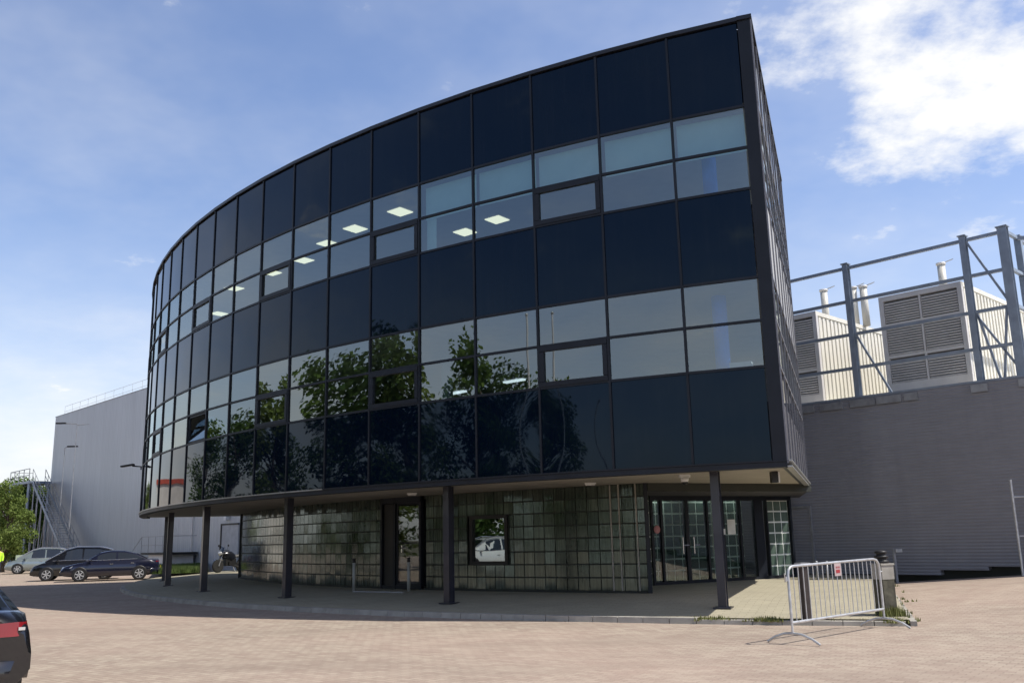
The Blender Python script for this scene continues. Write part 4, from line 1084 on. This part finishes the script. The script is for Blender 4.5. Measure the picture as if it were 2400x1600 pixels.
# ------------------------------------------------------------------ person in hi-vis at the far left edge
def person(loc, rz):
    joints = {'pel':(0,0,.95),'sp':(0,.01,1.15),'ch':(0,.0,1.35),'nk':(0,0,1.50),'hd':(0,-.01,1.60),'ht':(0,0,1.74),
      'ls':(.18,0,1.43),'le':(.25,.03,1.15),'lw':(.24,-.06,.90),'lh':(.24,-.09,.80),'rs':(-.18,0,1.43),'re':(-.26,.02,1.15),'rw':(-.25,-.05,.90),'rh':(-.25,-.08,.80),
      'lp':(.10,0,.90),'lk':(.12,-.03,.50),'la':(.12,.02,.08),'lt':(.13,-.15,.04),'rp':(-.10,0,.90),'rk':(-.12,.0,.50),'ra':(-.12,.05,.08),'rt':(-.13,-.12,.04)}
    rads = {'pel':.14,'sp':.13,'ch':.15,'nk':.06,'hd':.085,'ht':.075,'ls':.065,'le':.045,'lw':.033,'lh':.036,'rs':.065,'re':.045,'rw':.033,'rh':.036,'lp':.09,'lk':.06,'la':.045,'lt':.035,'rp':.09,'rk':.06,'ra':.045,'rt':.035}
    ed = [('pel','sp'),('sp','ch'),('ch','nk'),('nk','hd'),('hd','ht'),('ch','ls'),('ls','le'),('le','lw'),('lw','lh'),('ch','rs'),('rs','re'),('re','rw'),('rw','rh'),('pel','lp'),('lp','lk'),('lk','la'),('la','lt'),('pel','rp'),('rp','rk'),('rk','ra'),('ra','rt')]
    names = list(joints); 
    me = bpy.data.meshes.new('person'); me.from_pydata([joints[k_] for k_ in names], [(names.index(a),names.index(b)) for a,b in ed], [])
    ob = bpy.data.objects.new('person', me); COL.objects.link(ob)
    bpy.context.view_layer.objects.active = ob; ob.select_set(True)
    md = ob.modifiers.new('skin','SKIN'); 
    for k_, v_ in zip(names, me.skin_vertices[0].data): v_.radius = (rads[k_],rads[k_]*(.8 if k_ in ('pel','sp','ch') else 1)); v_.use_root = (k_ == 'pel')
    ob.modifiers.new('sub','SUBSURF').levels = 2; ob.modifiers['sub'].render_levels = 2
    dg = bpy.context.evaluated_depsgraph_get(); me2 = bpy.data.meshes.new_from_object(ob.evaluated_get(dg))
    ob.modifiers.clear(); ob.data = me2
    for mm_ in (M['skin'], M['trouser']): me2.materials.append(mm_)
    for pl in me2.polygons: pl.material_index = 1 if pl.center.z < .98 else 0; pl.use_smooth = True
    ob.location = loc; ob.rotation_euler = (0,0,rz)
    tag(ob, 'person in a bright yellow green hi-vis jacket cut by the picture edge', 'person')
    m = MB(); rows = []
    for z, rx, ry in ((.88,.19,.145),(1.0,.185,.14),(1.2,.19,.14),(1.38,.215,.15),(1.47,.15,.11),(1.50,.09,.08)):
        rows.append([V(rx*cos(2*PI*k_/18), ry*sin(2*PI*k_/18), z) for k_ in range(18)])
    m.grid(rows, True, True)
    for s_ in (1,-1): m.tube([(s_*.17,0,1.42),(s_*.25,.025,1.16),(s_*.245,-.05,.93)], [.085,.068,.055], 10)
    m.build('hi_vis_jacket', M['hivis'], ob)
    m = MB(); m.lathe((0,.012,1.62), [(.098,-.04),(.108,.03),(.10,.09),(.06,.14),(.01,.16)], 16); m.build('hair', M['hair'], ob)
    return ob
person((-31.85,57.6,0), rad(20))

# ------------------------------------------------------------------ trees
def crown_mesh(seed, h, w, mat, nleaf=9000, leaf=.15, trunk_h=.15, cols=None):
    rnd = random.Random(seed); m = MB(); cl = []
    nc = 42
    for i in range(nc):
        u = rnd.random(); zz = trunk_h+(1-trunk_h)*u
        prof = sin(PI*min(1,max(.06,(u*.92+.08))))**.6 if u < .55 else (1-(u-.55)/.5)**.6 if u < 1.04 else 0
        rr_ = w*.5*max(.12,prof)*sqrt(rnd.random()); a = rnd.random()*2*PI
        cl.append((rr_*cos(a), rr_*sin(a), zz*h, w*(.11+.10*rnd.random())))
    per = nleaf//nc
    for (cx_,cy_,cz_,cr) in cl:
        for _ in range(per):
            d = V(rnd.gauss(0,1),rnd.gauss(0,1),rnd.gauss(0,.85)).normalized()*cr*(rnd.random()**.4)
            c = V(cx_,cy_,cz_)+d; s_ = leaf*(.6+.8*rnd.random())
            n = V(rnd.gauss(0,1),rnd.gauss(0,1),rnd.gauss(0,1)).normalized(); a = n.orthogonal().normalized(); b = n.cross(a)
            m.add([c-a*s_, c-b*s_*.5, c+a*s_, c+b*s_*.5], [(0,1,2,3)])
    me = m.build('crown', mat); return me, cl
def make_tree(name, label, loc, h, w, mat, seed, group='trees', nleaf=10500, leaf=.15, rz=0):
    o = empty(name, loc, rz); tag(o, label, 'tree', group)
    cr, cl = crown_mesh(seed, h, w, mat, nleaf, leaf); cr.parent = o
    m = MB(); rnd = random.Random(seed+1); tr = h*.018+.05
    m.tube([(0,0,-.1),(.03*h*.2,0,h*.25),(-.02*h*.3,.02*h,h*.5),(0,0,h*.86)], [tr*1.25,tr,tr*.65,tr*.15], 9)
    for (x,y,z,rr_) in cl[::2]:
        z0_ = max(h*.2, z-.25*h*(.5+rnd.random()*.5)); m.tube([(0,0,z0_),(x*.5,y*.5,(z0_+z)/2+.04*h),(x,y,z)], [tr*.35,tr*.22,tr*.07], 5)
    m.build('trunk', M['bark'], o); return o
protos = [make_tree('leafy_tree','tree',(0,0,0),10.5,7.2,M['leaf'],11), make_tree('leafy_tree','tree',(0,0,0),10.5,6.0,M['leaf2'],23), make_tree('leafy_tree','tree',(0,0,0),10.5,7.8,M['leaf3'],37)]
used = [False]*3
def place(k_, loc, h, label, group, rz=None):
    o = protos[k_] if not used[k_] else copy_tree(protos[k_])
    used[k_] = True; o.location = loc; s_ = h/10.5; o.scale = (s_,s_,s_); o.rotation_euler = (0,0,random.random()*6 if rz is None else rz)
    tag(o, label, 'tree', group); return o
# mirrored in the glass (out of view to the left of the camera)
mir = [(-46,-44,7.5),(-26,1.5,10.8),(-27.5,6.5,10.6),(-26,9.6,11.2),(-27,15.8,11.9),(-26,19.3,11.3),(-27.5,24.0,9.8),(-26.5,28.5,9.2),(-27,33,7.6),(-28.5,37.5,7.4)]
for i, (x,y,h) in enumerate(mir):
    place(i%3, (x,y,0), h, 'one of the trees mirrored in the black glass', 'trees mirrored in the black glass')
# in view at the left edge
vis = [(10,78,6.3,1,'pale green tree cut by the picture edge'),(58,92,6.6,2,'dark green tree between the edge tree and the escape stair'),(100,98,7.3,1,'light green tree right behind the escape stair legs'),(30,105,8.0,0,'mid green tree behind the others, left of the escape stair'),(78,112,7.9,0,'mid green tree filling the gap behind the dark tree')]
for (x,dist,h,k_,lb) in vis:
    a = on_dir(x, dist); place(k_, a, h, lb, 'trees beyond the car park')
# hedge / low fence beyond the cars
a = on_dir(40, 74); b = on_dir(112, 84); a = V(*a); b = V(*b)
o = empty('garden_fence', (0,0,0)); tag(o, 'low pale green fence below the trees beyond the car park', 'fence')
d = (b-a).normalized(); L = (b-a).length; m = MB(); n_ = int(L/.16)
for i in range(n_): q = a+d*(i*.16); m.box(V(q.x,q.y,.65), d, V(-d.y,d.x,0), UP, .08, .03, 1.1)
m.build('pickets', simple('pale_green_paint',(.45,.55,.42),.7), o)
m = MB()
for z in (.35,.95): m.bar(V(a.x,a.y,z)+V(d.y,-d.x,0)*-.04, V(b.x,b.y,z)+V(d.y,-d.x,0)*-.04, .04, .07)
m.build('rail', simple('pale_green_paint',(.40,.5,.38),.7), o)

# white building with red roof edge, mirrored in the tip of the curve
hs = empty('white_house', (-46,62,0), rad(48)); tag(hs, 'white walled building with a red roof edge mirrored in the curved glass', 'house')
m = MB(); m.abox(-5,5,-4.6,4.6,0,6.1); m.build('wall', M['render_white'], hs)
m = MB(); m.abox(-5.15,5.15,-4.75,4.75,6.102,6.5); m.build('roof', M['roof_red'], hs)
for x in (-3,0,3):
    m = MB(); m.abox(x-.5,x+.5,-4.66,-4.602,1.2,2.4); m.abox(4.602,4.66,x-.5,x+.5,1.2,2.4); m.build('window', M['carwin'], hs)
# ------------------------------------------------------------------ grass and weeds
def tufts(pts, mat, name, label, hgt=.25):
    m = MB(); rnd = random.Random(5)
    for (x,y,z,hh) in pts:
        for _ in range(7):
            a = rnd.random()*2*PI; ln = hh*(.6+.7*rnd.random()); wv = .012+.01*rnd.random(); le = rnd.random()*.5
            bx = x+rnd.uniform(-.07,.07); by = y+rnd.uniform(-.07,.07)
            m.add([(bx-wv*sin(a),by+wv*cos(a),z),(bx+wv*sin(a),by-wv*cos(a),z),(bx+cos(a)*ln*le,by+sin(a)*ln*le,z+ln)], [(0,1,2)])
    o = m.build(name, mat); tag(o, label, None, None, 'stuff'); return o
rnd = random.Random(3)
gp = []
c0 = [at_z(352,1345,.25), at_z(484,1340,.25), at_z(484,1326,.25), at_z(372,1325,.25)]
for _ in range(2600):
    u, v = rnd.random(), rnd.random()
    q = (c0[0]*(1-u)+c0[1]*u)*(1-v)+(c0[3]*(1-u)+c0[2]*u)*v; gp.append((q.x,q.y,.24,.26))
tufts(gp, M['grass'], 'grass', 'strip of green grass between the parked cars and the platform')
m = MB(); m.add([(q.x,q.y,.256) for q in c0], [(0,1,2,3)]); tag(m.build('grass_verge', M['grass']), kind='structure')
wp_ = []
for _ in range(150):
    x = rnd.choice([rnd.gauss(1805,16), rnd.gauss(1800,22), rnd.gauss(1660,18), rnd.uniform(1600,2150), rnd.gauss(2095,14)])
    a = -108.6-abs((2150-x))/2150*0
    q = at_z(x, 1452+rnd.gauss(0,3), .08); aa = ang_of(q); 
    if aa > -108.9: continue
    q = pol(36.0+rnd.gauss(-.02,.10), aa); wp_.append((q.x,q.y,.06,.03+.05*rnd.random()))
for _ in range(22):
    q = e0+dr*rnd.uniform(0,9)+sd_*rnd.gauss(0,.15); wp_.append((q.x,q.y,.04+gh(q.x,q.y),.05+.05*rnd.random()))
q = at_z(2088,1447,.08)
for _ in range(60): wp_.append((q.x+rnd.gauss(.05,.1),q.y+rnd.gauss(0,.08),.06,.10+.12*rnd.random()))
tufts(wp_, M['moss'], 'weeds', 'weeds and moss growing along the kerb joints')
